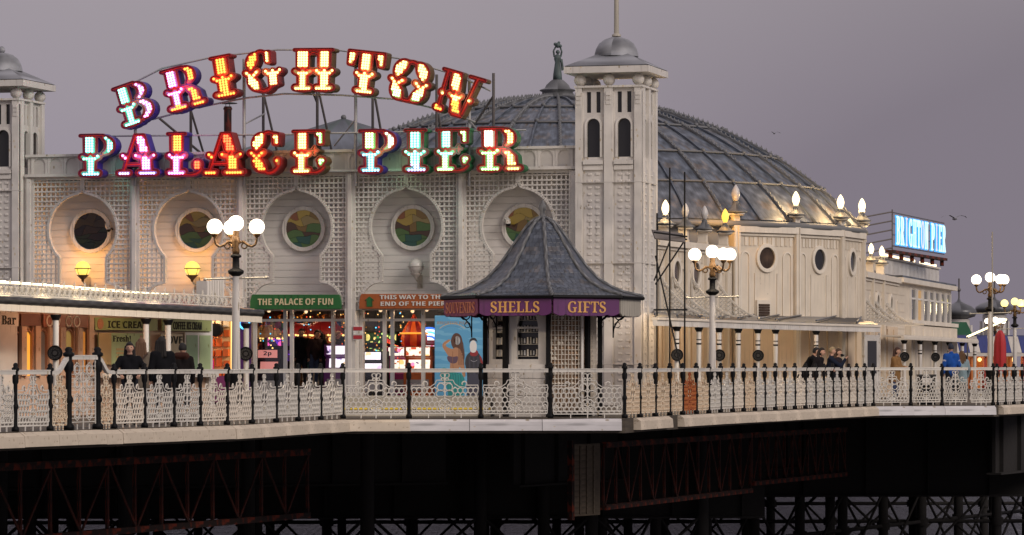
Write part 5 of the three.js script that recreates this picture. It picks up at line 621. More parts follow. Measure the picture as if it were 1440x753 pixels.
// ---------- octagonal souvenir kiosk ----------
{
  const KZ = 84, C = at(763, HY, KZ), g = thing('souvenir_kiosk', 'octagonal souvenir kiosk with a bell-shaped slate roof and purple fascia', 'kiosk'); g.position.set(C.x, 0, C.z); g.rotation.y = R(5);
  const Rr = 2.4, prof = [[1, 2.8], [.93, 2.84], [.8, 2.91], [.68, 3.03], [.55, 3.22], [.43, 3.52], [.33, 3.86], [.22, 4.24], [.14, 4.5], [.07, 4.63], [.02, 4.66]];
  const ang = k => k * PI / 4, v = (r, k, y) => [r * Math.sin(ang(k)), y, r * Math.cos(ang(k))];
  const pAt = t => { const s = t * (prof.length - 1), i = Math.min(prof.length - 2, Math.floor(s)), f = s - i; return [lerp(prof[i][0], prof[i + 1][0], f) * Rr, lerp(prof[i][1], prof[i + 1][1], f)]; };
  const ms = [MT.slate, MT.slate2, MT.slate3];
  for (let k = 0; k < 8; k++) {
    // roof facet
    const pos = [], idx = [], uv = []; prof.forEach(([r, y], i) => { pos.push(...v(r * Rr, k, y), ...v(r * Rr, k + 1, y)); uv.push(0, i * .3, r * 1.8, i * .3); if (i) { const b = i * 2; idx.push(b - 2, b - 1, b, b - 1, b + 1, b); } }); const q = new THREE.BufferGeometry(); q.setAttribute('position', new THREE.Float32BufferAttribute(pos, 3)); q.setAttribute('uv', new THREE.Float32BufferAttribute(uv, 2)); q.setIndex(idx); q.computeVertexNormals(); mesh('roof_facet', q, MT.slate3, g);
    const mb = [new MB(), new MB(), new MB()], NR = 38; for (let i = 0; i < NR; i++) { const [r0, y0] = pAt(i / NR), [r1, y1] = pAt((i + 1.55) / NR), w0 = 2 * r0 * Math.tan(PI / 8) * .924 - .05, cnt = Math.max(1, Math.round(w0 / .115)), mx = v(1, k + .5, 0), ap = .924; if (y1 > 4.66) break; for (let c = 0; c < cnt; c++) { const u = (c + .5 + (i % 2) * .5) / cnt - .5; if (Math.abs(u) > .5) continue; const off = u * w0, nx = mx[0], nz = mx[2], tw = w0 / cnt * .47, o = .008 + rnd(0, .004), S = (r, y, d, lift) => [nx * r * ap + nz * d + nx * lift * .5, y + lift, nz * r * ap - nx * d + nz * lift * .5]; const a = S(r0, y0, off - tw, o), b = S(r0, y0, off + tw, o), bm = S(r0 + .012, y0 - .03, off, o), d = S(r1, y1, off + tw, .004), e = S(r1, y1, off - tw, .004); const gg = new THREE.BufferGeometry(); gg.setAttribute('position', new THREE.Float32BufferAttribute([...a, ...bm, ...b, ...a, ...b, ...d, ...a, ...d, ...e], 3)); gg.setAttribute('uv', new THREE.Float32BufferAttribute([0, 0, .1, 0, .2, 0, 0, 0, .2, 0, .2, .2, 0, 0, .2, .2, 0, .2].map((t, q) => t + (q % 2 ? i * .37 : c * .53)), 2)); gg.computeVertexNormals(); mb[Math.floor(rnd(0, 3))].g.push(gg); } }
    mb.forEach((m, j) => m.g.length && m.build('slate', ms[j], g, 'stuff'));
    const rib = new MB(); for (let i = 1; i < prof.length; i++) rib.tube(v(prof[i - 1][0] * Rr, k, prof[i - 1][1] + .03), v(prof[i][0] * Rr, k, prof[i][1] + .03), .045, 6); rib.build('hip_roll', MT.leadRib, g);
    new MB().bar(v(Rr, k, 2.78), v(Rr, k + 1, 2.78), .06, .07).build('eave_trim', MT.black, g);
    // fascia board with scalloped foot
    const L = 2 * (Rr - .1) * Math.sin(PI / 8), s = new THREE.Shape(); s.moveTo(-L / 2 + .02, .4); s.lineTo(-L / 2 + .02, .06); s.quadraticCurveTo(-L / 2 + .2, -.04, -L / 2 + .32, .03); s.lineTo(-L / 4, 0); s.lineTo(L / 4, 0); s.lineTo(L / 2 - .32, .03); s.quadraticCurveTo(L / 2 - .2, -.04, L / 2 - .02, .06); s.lineTo(L / 2 - .02, .4); s.closePath();
    const fg = new THREE.Group(); fg.name = 'fascia'; const m = v((Rr - .1) * .924, k + .5, 2.345); fg.position.set(...m); fg.rotation.y = ang(k + .5); g.add(fg); mesh('fascia_board', ext([s], .04, .006), k === 6 ? MT.purpleDim : k === 1 ? MT.stone : MT.purple, fg);
    const txt = { 7: 'SHELLS', 0: 'GIFTS', 6: 'SOUVENIRS' }[k]; if (txt) { const t = mesh('lettering', textGeo(txt, 'serif_bold', txt === 'GIFTS' ? 1.0 : txt === 'SHELLS' ? 1.18 : 1.5, .26, .012), k === 6 ? paint(.55, .2, .12) : paint(.8, .42, .12), fg); t.position.set(0, .2, .05); }
    // body
    const rb = 1.3, p = v(rb, k, 0), Lb = 2 * rb * Math.sin(PI / 8), w = new THREE.Group(); w.name = 'wall'; w.position.set(...v(rb * .924, k + .5, 0)); w.rotation.y = ang(k + .5); g.add(w);
    new MB().box(.1, 2.75, .1, p[0] * 1.05, 1.375, p[2] * 1.05, 0, ang(k), 0).build('corner_post', MT.black, g);
    if (k === 0 || k === 1) { BB('backing', paint(.22, .13, .07), w, -Lb / 2 + .06, Lb / 2 - .06, .1, 2.7, -.12, -.08); for (let r = 0; r < 20; r++) for (let c = 0; c < 9; c++) { if (rnd() < .25) continue; const sz = rnd(.03, .055), h = mesh('shell', new THREE.SphereGeometry(1, 7, 5), [MT.creamTrim, MT.stone, paint(.45, .28, .16)][Math.floor(rnd(0, 3))], w); h.scale.set(sz, sz * .8, sz * .5); h.position.set(-Lb / 2 + .13 + c * (Lb - .26) / 8 + rnd(-.01, .01), .3 + r * .118, -.06); } for (let c = 0; c <= 9; c++) BB('net_bar', MT.creamTrim, w, -Lb / 2 + .09 + c * (Lb - .18) / 9 - .007, -Lb / 2 + .09 + c * (Lb - .18) / 9 + .007, .1, 2.7, -.005, .01); for (let r = 0; r < 22; r++) BB('net_bar', MT.creamTrim, w, -Lb / 2 + .08, Lb / 2 - .08, .2 + r * .113, .213 + r * .113, -.02, -.006); if (k === 0) BB('curtain_rod', MT.trim, w, Lb / 2 - .14, Lb / 2 - .08, .1, 2.7, .012, .06); }
    else { BB('sheathing', MT.white, w, -Lb / 2 + .05, Lb / 2 - .05, 0, 1.12, -.1, 0); for (let r = 0; r < 5; r++) BB('clapboard', MT.white, w, -Lb / 2 + .06, Lb / 2 - .06, .1 + r * .2, .285 + r * .2, .001, .03); BB('sill', MT.trim, w, -Lb / 2 + .05, Lb / 2 - .05, 1.12, 1.22, -.1, .07);
      const s2 = new THREE.Shape(); s2.moveTo(-Lb / 2 + .05, 1.22); s2.lineTo(Lb / 2 - .05, 1.22); s2.lineTo(Lb / 2 - .05, 2.72); s2.lineTo(-Lb / 2 + .05, 2.72); s2.closePath(); const h2 = new THREE.Path(), hw = .26; h2.moveTo(-hw, 1.34); h2.lineTo(hw, 1.34); h2.lineTo(hw, 2.06); h2.quadraticCurveTo(hw * .9, 2.4, 0, 2.58); h2.quadraticCurveTo(-hw * .9, 2.4, -hw, 2.06); h2.closePath(); s2.holes.push(h2); mesh('window_frame', ext([s2], .08), MT.trim, w).position.z = -.09; BB('window_glass', MT.glassDark, w, -.34, .34, 1.3, 2.62, -.22, -.2); BB('glazing_bar', MT.trim, w, -.3, .3, 2.05, 2.1, -.06, -.02); for (let r = 0; r < 4; r++) { BB('shelf', MT.stone, w, -.31, .31, 1.4 + r * .28, 1.415 + r * .28, -.19, -.11); for (let c = 0; c < 8; c++) { const b = mesh('trinket', new THREE.CylinderGeometry(.02, .03, rnd(.1, .18), 6), [MT.creamTrim, MT.stone, MT.steel][c % 3], w); b.position.set(-.26 + c * .075, 1.49 + r * .28, -.14); } } }
    // iron bracket under the eave
    { const m = new MB(), d = [Math.sin(ang(k)), 0, Math.cos(ang(k))], L = (r, y) => [d[0] * r, y, d[2] * r]; const cs = []; for (let q = 0; q <= 8; q++) { const a = q / 8 * PI / 2; cs.push(L(1.68 + .55 * (1 - Math.cos(a)), 1.95 + .48 * Math.sin(a))); } m.line(cs, .03, .03); m.line([L(1.68, 2.6), L(1.68, 1.85)], .03, .03); m.line([L(1.68, 2.62), L(2.25, 2.62)], .03, .03); const sc = new THREE.TorusGeometry(.11, .014, 4, 12); for (const [r, y, z] of [[1.83, 2.38, 1], [2.02, 2.5, .6], [1.78, 2.15, .6]]) m.add(sc, new THREE.Matrix4().makeRotationY(ang(k) - PI / 2).setPosition(...L(r, y)).scale(V(z, z, z))); m.build('eave_bracket', MT.black, g); }
  }
  mesh('ceiling', new THREE.CylinderGeometry(Rr - .15, Rr - .15, .04, 8), MT.white2, g).position.y = 2.73;
  new MB().lathe([[.1, 4.6], [.12, 4.66], [.07, 4.72], [.06, 4.82], [.09, 4.88], [.085, 4.96], [.03, 5.08], [0, 5.13]], 0, 0, 0, 12).build('finial', MT.leadRib, g);
}
// ---------- peep board ----------
{
  const c = document.createElement('canvas'); c.width = 512; c.height = 1024; const x = c.getContext('2d');
  x.fillStyle = '#58a3cf'; x.fillRect(0, 0, 512, 1024); x.fillStyle = '#6db3d9'; for (let i = 0; i < 26; i++) { x.beginPath(); x.ellipse((i * 131) % 512, (i * 197) % 700, 60 + (i * 17) % 60, 14 + i % 9, 0, 0, 7); x.fill(); }
  x.fillStyle = '#9c7a55'; x.font = 'bold 40px serif'; x.textAlign = 'center'; x.fillText('BRIGHTON PIER', 185, 92); x.strokeStyle = '#c9b089'; x.lineWidth = 7; x.beginPath(); x.arc(185, 290, 205, PI * 1.27, PI * 1.73); x.stroke(); x.strokeStyle = '#4b7fa8'; x.lineWidth = 4; x.beginPath(); x.arc(185, 300, 190, PI * 1.3, PI * 1.7); x.stroke();
  const blob = (col, pts) => { x.fillStyle = col; x.beginPath(); pts.forEach((p, i) => { const q = pts[(i + 1) % pts.length], m = [(p[0] + q[0]) / 2, (p[1] + q[1]) / 2]; i ? x.quadraticCurveTo(p[0], p[1], m[0], m[1]) : x.moveTo(m[0], m[1]); }); const p = pts[0], q = pts[1]; x.quadraticCurveTo(p[0], p[1], (p[0] + q[0]) / 2, (p[1] + q[1]) / 2); x.fill(); };
  blob('#55301f', [[165, 250], [210, 175], [280, 200], [300, 300], [320, 440], [290, 560], [235, 500], [230, 380], [180, 330]]);      // hair
  blob('#b3825f', [[60, 305], [150, 245], [170, 262], [95, 318], [190, 360], [215, 330], [270, 350], [300, 420], [330, 640], [300, 660], [270, 520], [240, 600], [155, 600], [165, 470], [125, 400]]);   // arm and torso
  blob('#5d4356', [[125, 420], [200, 440], [250, 420], [240, 500], [180, 510], [135, 480]]);
  blob('#168a8a', [[55, 560], [110, 545], [200, 600], [290, 610], [330, 700], [300, 860], [200, 900], [120, 960], [90, 930], [150, 860], [120, 720], [60, 680]]);
  blob('#2b2b36', [[330, 420], [400, 370], [480, 390], [512, 520], [470, 600], [500, 860], [420, 900], [330, 860], [350, 620], [320, 520]]);
  blob('#37384a', [[360, 600], [470, 600], [500, 840], [320, 850]]); blob('#8f1c22', [[370, 380], [420, 350], [470, 380], [450, 430], [380, 430]]); blob('#8f1c22', [[470, 400], [512, 460], [512, 540], [490, 500]]);
  x.lineCap = 'round'; const str = (c, w, p) => { x.strokeStyle = c; x.lineWidth = w; x.beginPath(); x.moveTo(p[0], p[1]); x.bezierCurveTo(...p.slice(2)); x.stroke(); }; for (let i = 0; i < 9; i++) str(i % 2 ? '#7a4a2c' : '#3a1d12', 3, [215 + i * 8, 200 + i * 6, 270 + i * 6, 300, 250 + i * 8, 400, 250 + i * 9, 520]); for (let i = 0; i < 14; i++) str(i % 2 ? '#2fb0a8' : '#0d6468', 3, [90 + i * 14, 585 + (i % 3) * 22, 110 + i * 14, 600, 120 + i * 13, 640, 110 + i * 14, 690 + (i % 4) * 30]); str('#8a5c3e', 5, [190, 380, 185, 440, 190, 540, 200, 590]); str('#d0a07c', 6, [100, 312, 130, 290, 150, 275, 165, 262]); str('#8a5c3e', 4, [270, 360, 300, 430, 318, 540, 325, 640]); for (let i = 0; i < 6; i++) str(i % 2 ? '#4a4a5c' : '#1a1a22', 5, [350 + i * 22, 440, 345 + i * 24, 500, 355 + i * 20, 560, 350 + i * 24, 620]); str('#c8c8d0', 3, [385, 470, 400, 490, 430, 490, 450, 470]);
  blob('#e4e2df', [[370, 290], [410, 250], [450, 290], [445, 380], [410, 395], [375, 380]]); blob('#20202a', [[362, 300], [375, 238], [440, 230], [462, 300], [448, 270], [410, 258], [378, 270]]);
  blob('#2a67b8', [[0, 900], [150, 930], [300, 900], [512, 940], [512, 1024], [0, 1024]]); blob('#c77fa0', [[360, 880], [385, 850], [400, 885], [440, 880], [410, 910], [420, 945], [385, 920], [355, 940], [368, 905]]);
  const t = new THREE.CanvasTexture(c); t.colorSpace = THREE.SRGBColorSpace; const W = 1.32, H = 2.45; t.repeat.set(1 / W, 1 / H); t.offset.set(.5, 0);
  const g = thing('peep_board', 'light blue photo board with a painted mermaid and diver and face holes', 'photo board'), L = framed(g, at(608, HY, 89.6), at(681, HY, 90.2));
  const s = new THREE.Shape(); s.moveTo(-W / 2, .02); s.lineTo(W / 2, .02); s.lineTo(W / 2, H); s.lineTo(-W / 2, H); s.closePath(); const h = new THREE.Path(); h.absellipse(-W / 2 + W * .47, H * (1 - 262 / 1024), .085, .115, 0, 2 * PI, true); s.holes.push(h); const m = mesh('board', ext([s], .03), mt(1, 1, 1, .55, { map: t }), g); m.position.x = L / 2; m.material.color.setRGB(.85, .85, .85);
  BB('stay', MT.ironRust, g, L / 2 - .5, L / 2 - .44, .02, 1.6, -.5, -.005); BB('stay', MT.ironRust, g, L / 2 + .44, L / 2 + .5, .02, 1.6, -.5, -.005);
}
// ---------- lamp posts ----------
const globeG = new THREE.SphereGeometry(.172, 20, 14), globeLit = em(1, .86, .66, 3.2), globeYel = em(1, .85, .3, 1.4);
const shaftG = new THREE.LatheGeometry([[0, 0], [.2, 0], [.2, .12], [.13, .2], [.15, .9], [.17, .95], [.17, 1.05], [.11, 1.1], [0, 1.1]].map(p => new THREE.Vector2(...p)), 12);
function lampPost(px, Z, H, arms, label, mat = globeLit, I = 9, each = true) {
  const g = thing('lamp_post', label, 'lamp post', 'globe lamp posts on the pier'), p = at(px, HY, Z); g.position.set(p.x, 0, p.z); const T = H - .35;
  mesh('base', shaftG, MT.black, g); mesh('shaft', new THREE.CylinderGeometry(.075, .1, T - 1.0 - .75, 12), MT.white, g).position.y = 1.05 + (T - 1.75) / 2;
  new MB().lathe([[0, 0], [.08, 0], [.17, .06], [.18, .12], [.08, .18], [.075, .4], [.12, .42], [.12, .46], [.06, .5], [0, .5]], 0, T - .75, 0, 12).build('neck_casting', MT.black, g); new MB().lathe([[0, 0], [.07, 0], [.09, .1], [.06, .18], [.1, .3], [.07, .42], [0, .44]], 0, T - .28, 0, 12).build('crown_casting', MT.gold, g);
  new MB().tube([-.68, T - .82, 0], [.68, T - .78, 0], .022, 6).sph(.04, -.68, T - .82, 0, 8).sph(.04, .68, T - .78, 0, 8).build('ladder_bar', MT.stone, g);
  const gl = (x, y, z) => { mesh('lamp_globe', globeG, mat, g).position.set(x, y, z); if (each) lamp(x, y, z, new THREE.Color(1, .8, .55), I, 9, g); };
  arms.forEach(a => { const d = [Math.sin(R(a)), Math.cos(R(a))], m = new MB(), pts = [[.06, T - .02], [.16, T + .02], [.26, T - .06], [.36, T - .1], [.44, T - .05], [.47, T + .06], [.47, T + .14]].map(([r, y]) => [d[0] * r, y, d[1] * r]); for (let i = 1; i < pts.length; i++) m.tube(pts[i - 1], pts[i], .03, 6); m.add(new THREE.TorusGeometry(.06, .018, 5, 12), new THREE.Matrix4().makeRotationY(R(a) - PI / 2).setPosition(d[0] * .19, T - .08, d[1] * .19)); m.lathe([[.03, 0], [.08, .05], [.09, .1], [0, .1]], d[0] * .47, T + .1, d[1] * .47, 10); m.build('scroll_arm', MT.gold, g); gl(d[0] * .47, T + .34, d[1] * .47); });
  gl(0, T + .42, 0); new MB().tube([0, T + .1, 0], [0, T + .26, 0], .07, 10).build('lamp_cup', MT.gold, g); if (!each) lamp(.3, T + .1, .8, new THREE.Color(1, .8, .5), I, 12, g);
  return g;
}
lampPost(331.5, 78.5, 4.27, [-80, 82, 197], 'lamp post with glowing white globes beside the ice cream kiosk');
lampPost(1002, 95, 4.16, [-92, 35, 78], 'lamp post with glowing white globes beside the scaffolding and lace brackets');
lampPost(1393, 121, 4.1, [-95, 40, 75], 'lamp post with white globes and a thin mast above it near the red parasol', globeLit, 1.6, false);
lampPost(1427.5, 160, 3.95, [-85, 25, 80], 'lamp post with yellow-tinted globes beyond the red parasol', globeYel, 1.6, false);
lampPost(1400, 215, 3.8, [-90, 30, 88], 'distant lamp post seen below the string of lights', globeLit, 1.6, false);
// ---------- stalls and domes beyond ----------
{
  const st = (px, Z, r, y0, y1, label) => { const p = at(px, HY, Z), g = thing('onion_dome', label, 'dome'); g.position.set(p.x, 0, p.z); const k = Z / F, Y = y => CY + (HY - y) * k; mesh('onion', new THREE.LatheGeometry([[.45, 0], [.9, .12], [1, .3], [.95, .45], [.7, .62], [.35, .75], [.12, .86], [.05, 1], [0, 1.05]].map(q => new THREE.Vector2(q[0] * r, q[1] * (Y(y1) - Y(y0)) + Y(y0))), 20), mt(.34, .35, .38, .35, { metalness: .3, map: leadTex }), g); mesh('drum', new THREE.CylinderGeometry(r * .6, r * .7, Y(y0), 12), MT.white2, g).position.y = Y(y0) / 2; new MB().tube([0, Y(y1), 0], [0, Y(y1) + 1.4, 0], .06, 6).sph(.14, 0, Y(y1) + .6, 0, 8).build('finial', MT.steelDark, g); for (let i = 0; i < 12; i++) { const b = mesh('drum_post', new THREE.CylinderGeometry(.06, .06, Y(y0) * .4, 6), MT.trim, g); b.position.set(r * .72 * Math.sin(i * PI / 6), Y(y0) * .7, r * .72 * Math.cos(i * PI / 6)); } };
  st(1349, 250, 1.25, 449, 420, 'grey onion dome with a spire beside the end pavilion'); st(1399, 270, 1.5, 443, 418, 'wide grey onion dome behind the tall lamp post');
  const g = thing('striped_awning', 'blue and white striped awning over orange-lit stalls', 'awning'), L = framed(g, at(1330, HY, 172), at(1475, HY, 176)); const nb = 10, blue = paint(.02, .035, .2), wh = paint(.6, .56, .52); for (let i = 0; i < nb; i++) { const q = B('stripe', i % 2 ? blue : wh, g, L / nb - .01, .85, .05, L * (i + .5) / nb, 2.15, .1 , -.35, 0, 0); } BB('roof', mt(.05, .06, .14, .7), g, 0, L, 2.5, 2.62, -5, -.1); BB('valance', wh, g, 0, L, 1.58, 1.74, .22, .26);
  const og = paint(.6, .2, .05); BB('stall_back', paint(.6, .25, .08), g, 0, L, .9, 1.6, -2.6, -2.5); BB('counter', og, g, 0, L, 0, .95, -.7, -.1); for (let i = 0; i < 9; i++) BB('stall_post', i % 3 ? og : paint(.4, .05, .04), g, L * i / 8 - .07, L * i / 8 + .07, 0, 1.75, -.1, .05); for (let i = 0; i < 6; i++) { const b = mesh('stall_lamp', new THREE.SphereGeometry(.1, 8, 6), em(1, .6, .2, 2.2), g); b.position.set(.4 + L * i / 6.2, 1.42, -.4); } lamp(L * .25, 1.4, -1, new THREE.Color(1, .5, .15), 3, 10, g); lamp(L * .7, 1.4, -1, new THREE.Color(1, .5, .15), 3, 10, g); BB('menu_lamp', em(1, .6, .12, 1.3), g, L * .1, L * .2, 1.3, 1.62, -2.49, -2.45);
  const hut = thing('green_hut', 'small hut with a green gabled roof beside the striped awning', 'hut'), hl = framed(hut, at(1338, HY, 190), at(1364, HY, 191)); BB('wall', MT.creamTrim, hut, 0, hl, 0, 3.0, -2, 0); const rs = new THREE.Shape([[-.2, 0], [hl + .2, 0], [hl * .75, .75], [hl * .45, .75]].map(q => new THREE.Vector2(...q))); mesh('roof', ext([rs], 2.2), paint(.02, .12, .06), hut).position.set(0, 2.7, -2.1); mesh('hut_lamp', new THREE.SphereGeometry(.08, 8, 6), em(1, .6, .2, 2), hut).position.set(hl * .5, 2.5, .1);
  const ls = thing('string_light', 'slanting string of warm lights above the striped awning', 'string lights'); const a = at(1361, 474, 168), b = at(1417, 449, 178); for (let i = 0; i < 9; i++) { const p = a.clone().lerp(b, i / 9), q = a.clone().lerp(b, (i + .7) / 9); new MB().tube([p.x, p.y, p.z], [q.x, q.y, q.z], .055, 6).build('light_tube', em(1, .85, .5, 1.9), ls); } new MB().tube([a.x, a.y - .06, a.z], [b.x, b.y - .06, b.z], .03, 5).build('cable', MT.steelDark, ls); for (const p of [a, b]) new MB().tube([p.x, 0, p.z], [p.x, p.y, p.z], .04, 6).build('pole', MT.steelDark, ls);
  { const p = at(1407, HY, 113), g2 = thing('closed_parasol', 'tall red closed parasol behind the far railing', 'parasol'); g2.position.set(p.x, 0, p.z); const folds = []; const q = new THREE.LatheGeometry([[0, .9], [.1, .92], [.17, 1.0], [.19, 1.4], [.18, 1.9], [.14, 2.15], [.06, 2.28], [0, 2.3]].map(t => new THREE.Vector2(...t)), 24); const ps = q.attributes.position; for (let i = 0; i < ps.count; i++) { const an = Math.atan2(ps.getX(i), ps.getZ(i)), f = 1 + .12 * Math.cos(an * 7); ps.setX(i, ps.getX(i) * f); ps.setZ(i, ps.getZ(i) * f); } q.computeVertexNormals(); mesh('canopy', q, mt(.4, .015, .02, .6), g2); new MB().tube([0, 0, 0], [0, 1, 0], .03, 8).lathe([[0, 0], [.25, 0], [.25, .08], [.05, .12], [0, .12]], 0, 0, 0).build('pole', MT.black, g2); }
  { const p = at(1396, HY, 118), g3 = thing('mast', 'thin pale mast rising behind the four-globe lamp', 'mast'); g3.position.set(p.x, 0, p.z); new MB().tube([0, 0, 0], [0, 5.6, 0], .025, 6).build('lower_pole', MT.stone, g3); new MB().tube([0, 5.6, 0], [0, at(0, 326, 118).y, 0], .014, 6).build('upper_pole', MT.stone, g3); }
  { const p = at(1303, HY, 106.6), g4 = thing('litter_bin', 'black litter bin behind the curled railing panel', 'bin'); g4.position.set(p.x, 0, p.z); new MB().box(.5, .85, .4, 0, .43, 0).build('body', MT.black, g4); new MB().box(.54, .06, .44, 0, .88, 0).build('rim', MT.iron, g4); BB('flap', MT.trim, g4, -.15, .15, .66, .8, .201, .215); }
}
// ---------- people ----------
function colored(geo, c) { const g = geo.index ? geo.toNonIndexed() : geo; g.deleteAttribute('uv'); const n = g.attributes.position.count, a = new Float32Array(n * 3); for (let i = 0; i < n; i++) a.set(c, i * 3); g.setAttribute('color', new THREE.BufferAttribute(a, 3)); return g; }
const skinC = [.5, .3, .22], bodyMat = new THREE.MeshPhysicalMaterial({ vertexColors: true, roughness: .9, specularIntensity: .2 });
function person(o) {
  const g = thing('person', o.label, 'person', o.group), p = at(o.px, HY, o.Z); g.position.set(p.x, o.y0 || 0, p.z); g.rotation.y = R(o.yaw || 0); const k = (o.h || 1.7) / 1.75;
  const lean = R(o.lean || 0), top = (x, y, z) => { const dy = y - .95; return [x, .95 + dy * Math.cos(lean) - z * Math.sin(lean), z * Math.cos(lean) + dy * Math.sin(lean)]; };
  const J = o.jacket, T = o.legs || [.02, .022, .03], bones = [], add = (a, b, r0, r1, c) => bones.push([a, b, r0, r1, c]);
  const sh = [-1, 1].map(s => top(s * .185, 1.42, 0)), el = [-1, 1].map((s, i) => o.arms?.[i]?.[0] || top(s * .25, 1.14, -.02)), wr = [-1, 1].map((s, i) => o.arms?.[i]?.[1] || top(s * .23, .9, .06));
  add(top(0, .95, 0), top(0, 1.2, 0), .15, .155, J); add(top(-.07, 1.2, 0), top(-.1, 1.38, 0), .13, .11, J); add(top(.07, 1.2, 0), top(.1, 1.38, 0), .13, .11, J); add(top(0, 1.4, 0), top(0, 1.5, .01), .075, .06, o.collar || J); add(top(0, 1.5, .01), top(0, 1.58, .03), .05, .05, skinC);
  for (const i of [0, 1]) { add(sh[i], el[i], .075, .058, J); add(el[i], wr[i], .057, .04, J); }
  for (const s of [-1, 1]) { add([s * .085, .95, 0], [s * .1, .5, .02 + (o.step || 0) * s], .1, .068, T); add([s * .1, .5, .02 + (o.step || 0) * s], [s * .1, .1, -.03 + (o.step || 0) * s], .066, .045, T); add([s * .1, .05, -.04 + (o.step || 0) * s], [s * .11, .035, .12 + (o.step || 0) * s], .045, .035, [.01, .01, .01]); }
  if (o.coat) add(top(0, .78, 0), top(0, 1.1, 0), .19, .16, J);
  if (o.hood) { add(top(-.1, 1.5, -.06), top(.1, 1.5, -.06), .075, .075, o.hood); }
  const hc = top(0, 1.655, .035), hy = o.turn || 0, hd = (x, y, z) => { const a = R(hy), c = Math.cos(a), s = Math.sin(a); return [hc[0] + x * c + z * s, hc[1] + y, hc[2] - x * s + z * c]; };
  const seg = (q, a, b, r0, r1) => { const dx = b[0] - a[0], dy = b[1] - a[1], dz = b[2] - a[2], l = dx * dx + dy * dy + dz * dz || 1e-9, t = Math.max(0, Math.min(1, ((q[0] - a[0]) * dx + (q[1] - a[1]) * dy + (q[2] - a[2]) * dz) / l)), ex = q[0] - a[0] - t * dx, ey = q[1] - a[1] - t * dy, ez = q[2] - a[2] - t * dz; return Math.sqrt(ex * ex + ey * ey + ez * ez) - (r0 + (r1 - r0) * t); };
  const field = q => { let d = 1; for (const b of bones) { const e = seg(q, b[0], b[1], b[2], b[3]), h = Math.max(0, .035 - Math.abs(d - e)) / .035; d = Math.min(d, e) - h * h * .035 * .25; } return d; };
  const S = 54, mc = new MarchingCubes(S, bodyMat, false, false, 40000), sx = .62, sy = .92, sz = .62, cy = .86; mc.isolation = 0; const hs = S / 2;
  for (let z = 0; z < S; z++) for (let y = 0; y < S; y++) for (let x = 0; x < S; x++) mc.field[x + y * S + z * S * S] = -field([(x - hs) / hs * sx, (y - hs) / hs * sy + cy, (z - hs) / hs * sz]);
  mc.update(); const n = mc.count, pos = new Float32Array(n * 3), nor = new Float32Array(n * 3), col = new Float32Array(n * 3);
  for (let i = 0; i < n; i++) { const q = [mc.positionArray[i * 3] * sx, mc.positionArray[i * 3 + 1] * sy + cy, mc.positionArray[i * 3 + 2] * sz], e = .004, f0 = field(q), N = V(field([q[0] + e, q[1], q[2]]) - f0, field([q[0], q[1] + e, q[2]]) - f0, field([q[0], q[1], q[2] + e]) - f0).normalize(); let bd = 9, bc = J; for (const b of bones) { const d = seg(q, b[0], b[1], b[2], b[3]); if (d < bd) { bd = d; bc = b[4]; } } pos.set(q, i * 3); nor.set([N.x, N.y, N.z], i * 3); const f = .85 + .3 * vn(q[0] * 30 + 9, q[1] * 22 + q[2] * 18 + 9, 64); col.set(bc.map(c => c * f), i * 3); }
  const body = new THREE.BufferGeometry(); body.setAttribute('position', new THREE.BufferAttribute(pos, 3)); body.setAttribute('normal', new THREE.BufferAttribute(nor, 3)); body.setAttribute('color', new THREE.BufferAttribute(col, 3));
  const parts = [body], M4 = (t, r) => new THREE.Matrix4().compose(V(...t), new THREE.Quaternion().setFromEuler(r || new THREE.Euler()), V(1, 1, 1));
  // head with brow, nose, lips, ears
  const hg = new THREE.SphereGeometry(1, 18, 14), hp = hg.attributes.position; for (let i = 0; i < hp.count; i++) { let x = hp.getX(i), y = hp.getY(i), z = hp.getZ(i); const ch = y < 0 ? 1 + y * .28 : 1; x *= .078 * ch; z *= .098 * (y < 0 ? 1 + y * .12 : 1); y *= .118; if (z > .05 && Math.abs(x) < .018 && y < .01 && y > -.04) z += .014; if (z > .06 && y > .0 && y < .03) z -= .006; hp.setXYZ(i, x, y, z); } hg.computeVertexNormals(); const R0 = new THREE.Euler(0, R(hy), 0);
  parts.push(colored(hg.applyMatrix4(M4(hc, R0)), skinC)); parts.push(colored(new THREE.ConeGeometry(.016, .045, 6).rotateX(.35).translate(0, -.012, .1).applyMatrix4(M4(hc, R0)), skinC)); parts.push(colored(new THREE.SphereGeometry(.02, 8, 5).scale(1.2, .32, .5).translate(0, -.055, .088).applyMatrix4(M4(hc, R0)), [.38, .14, .12]));
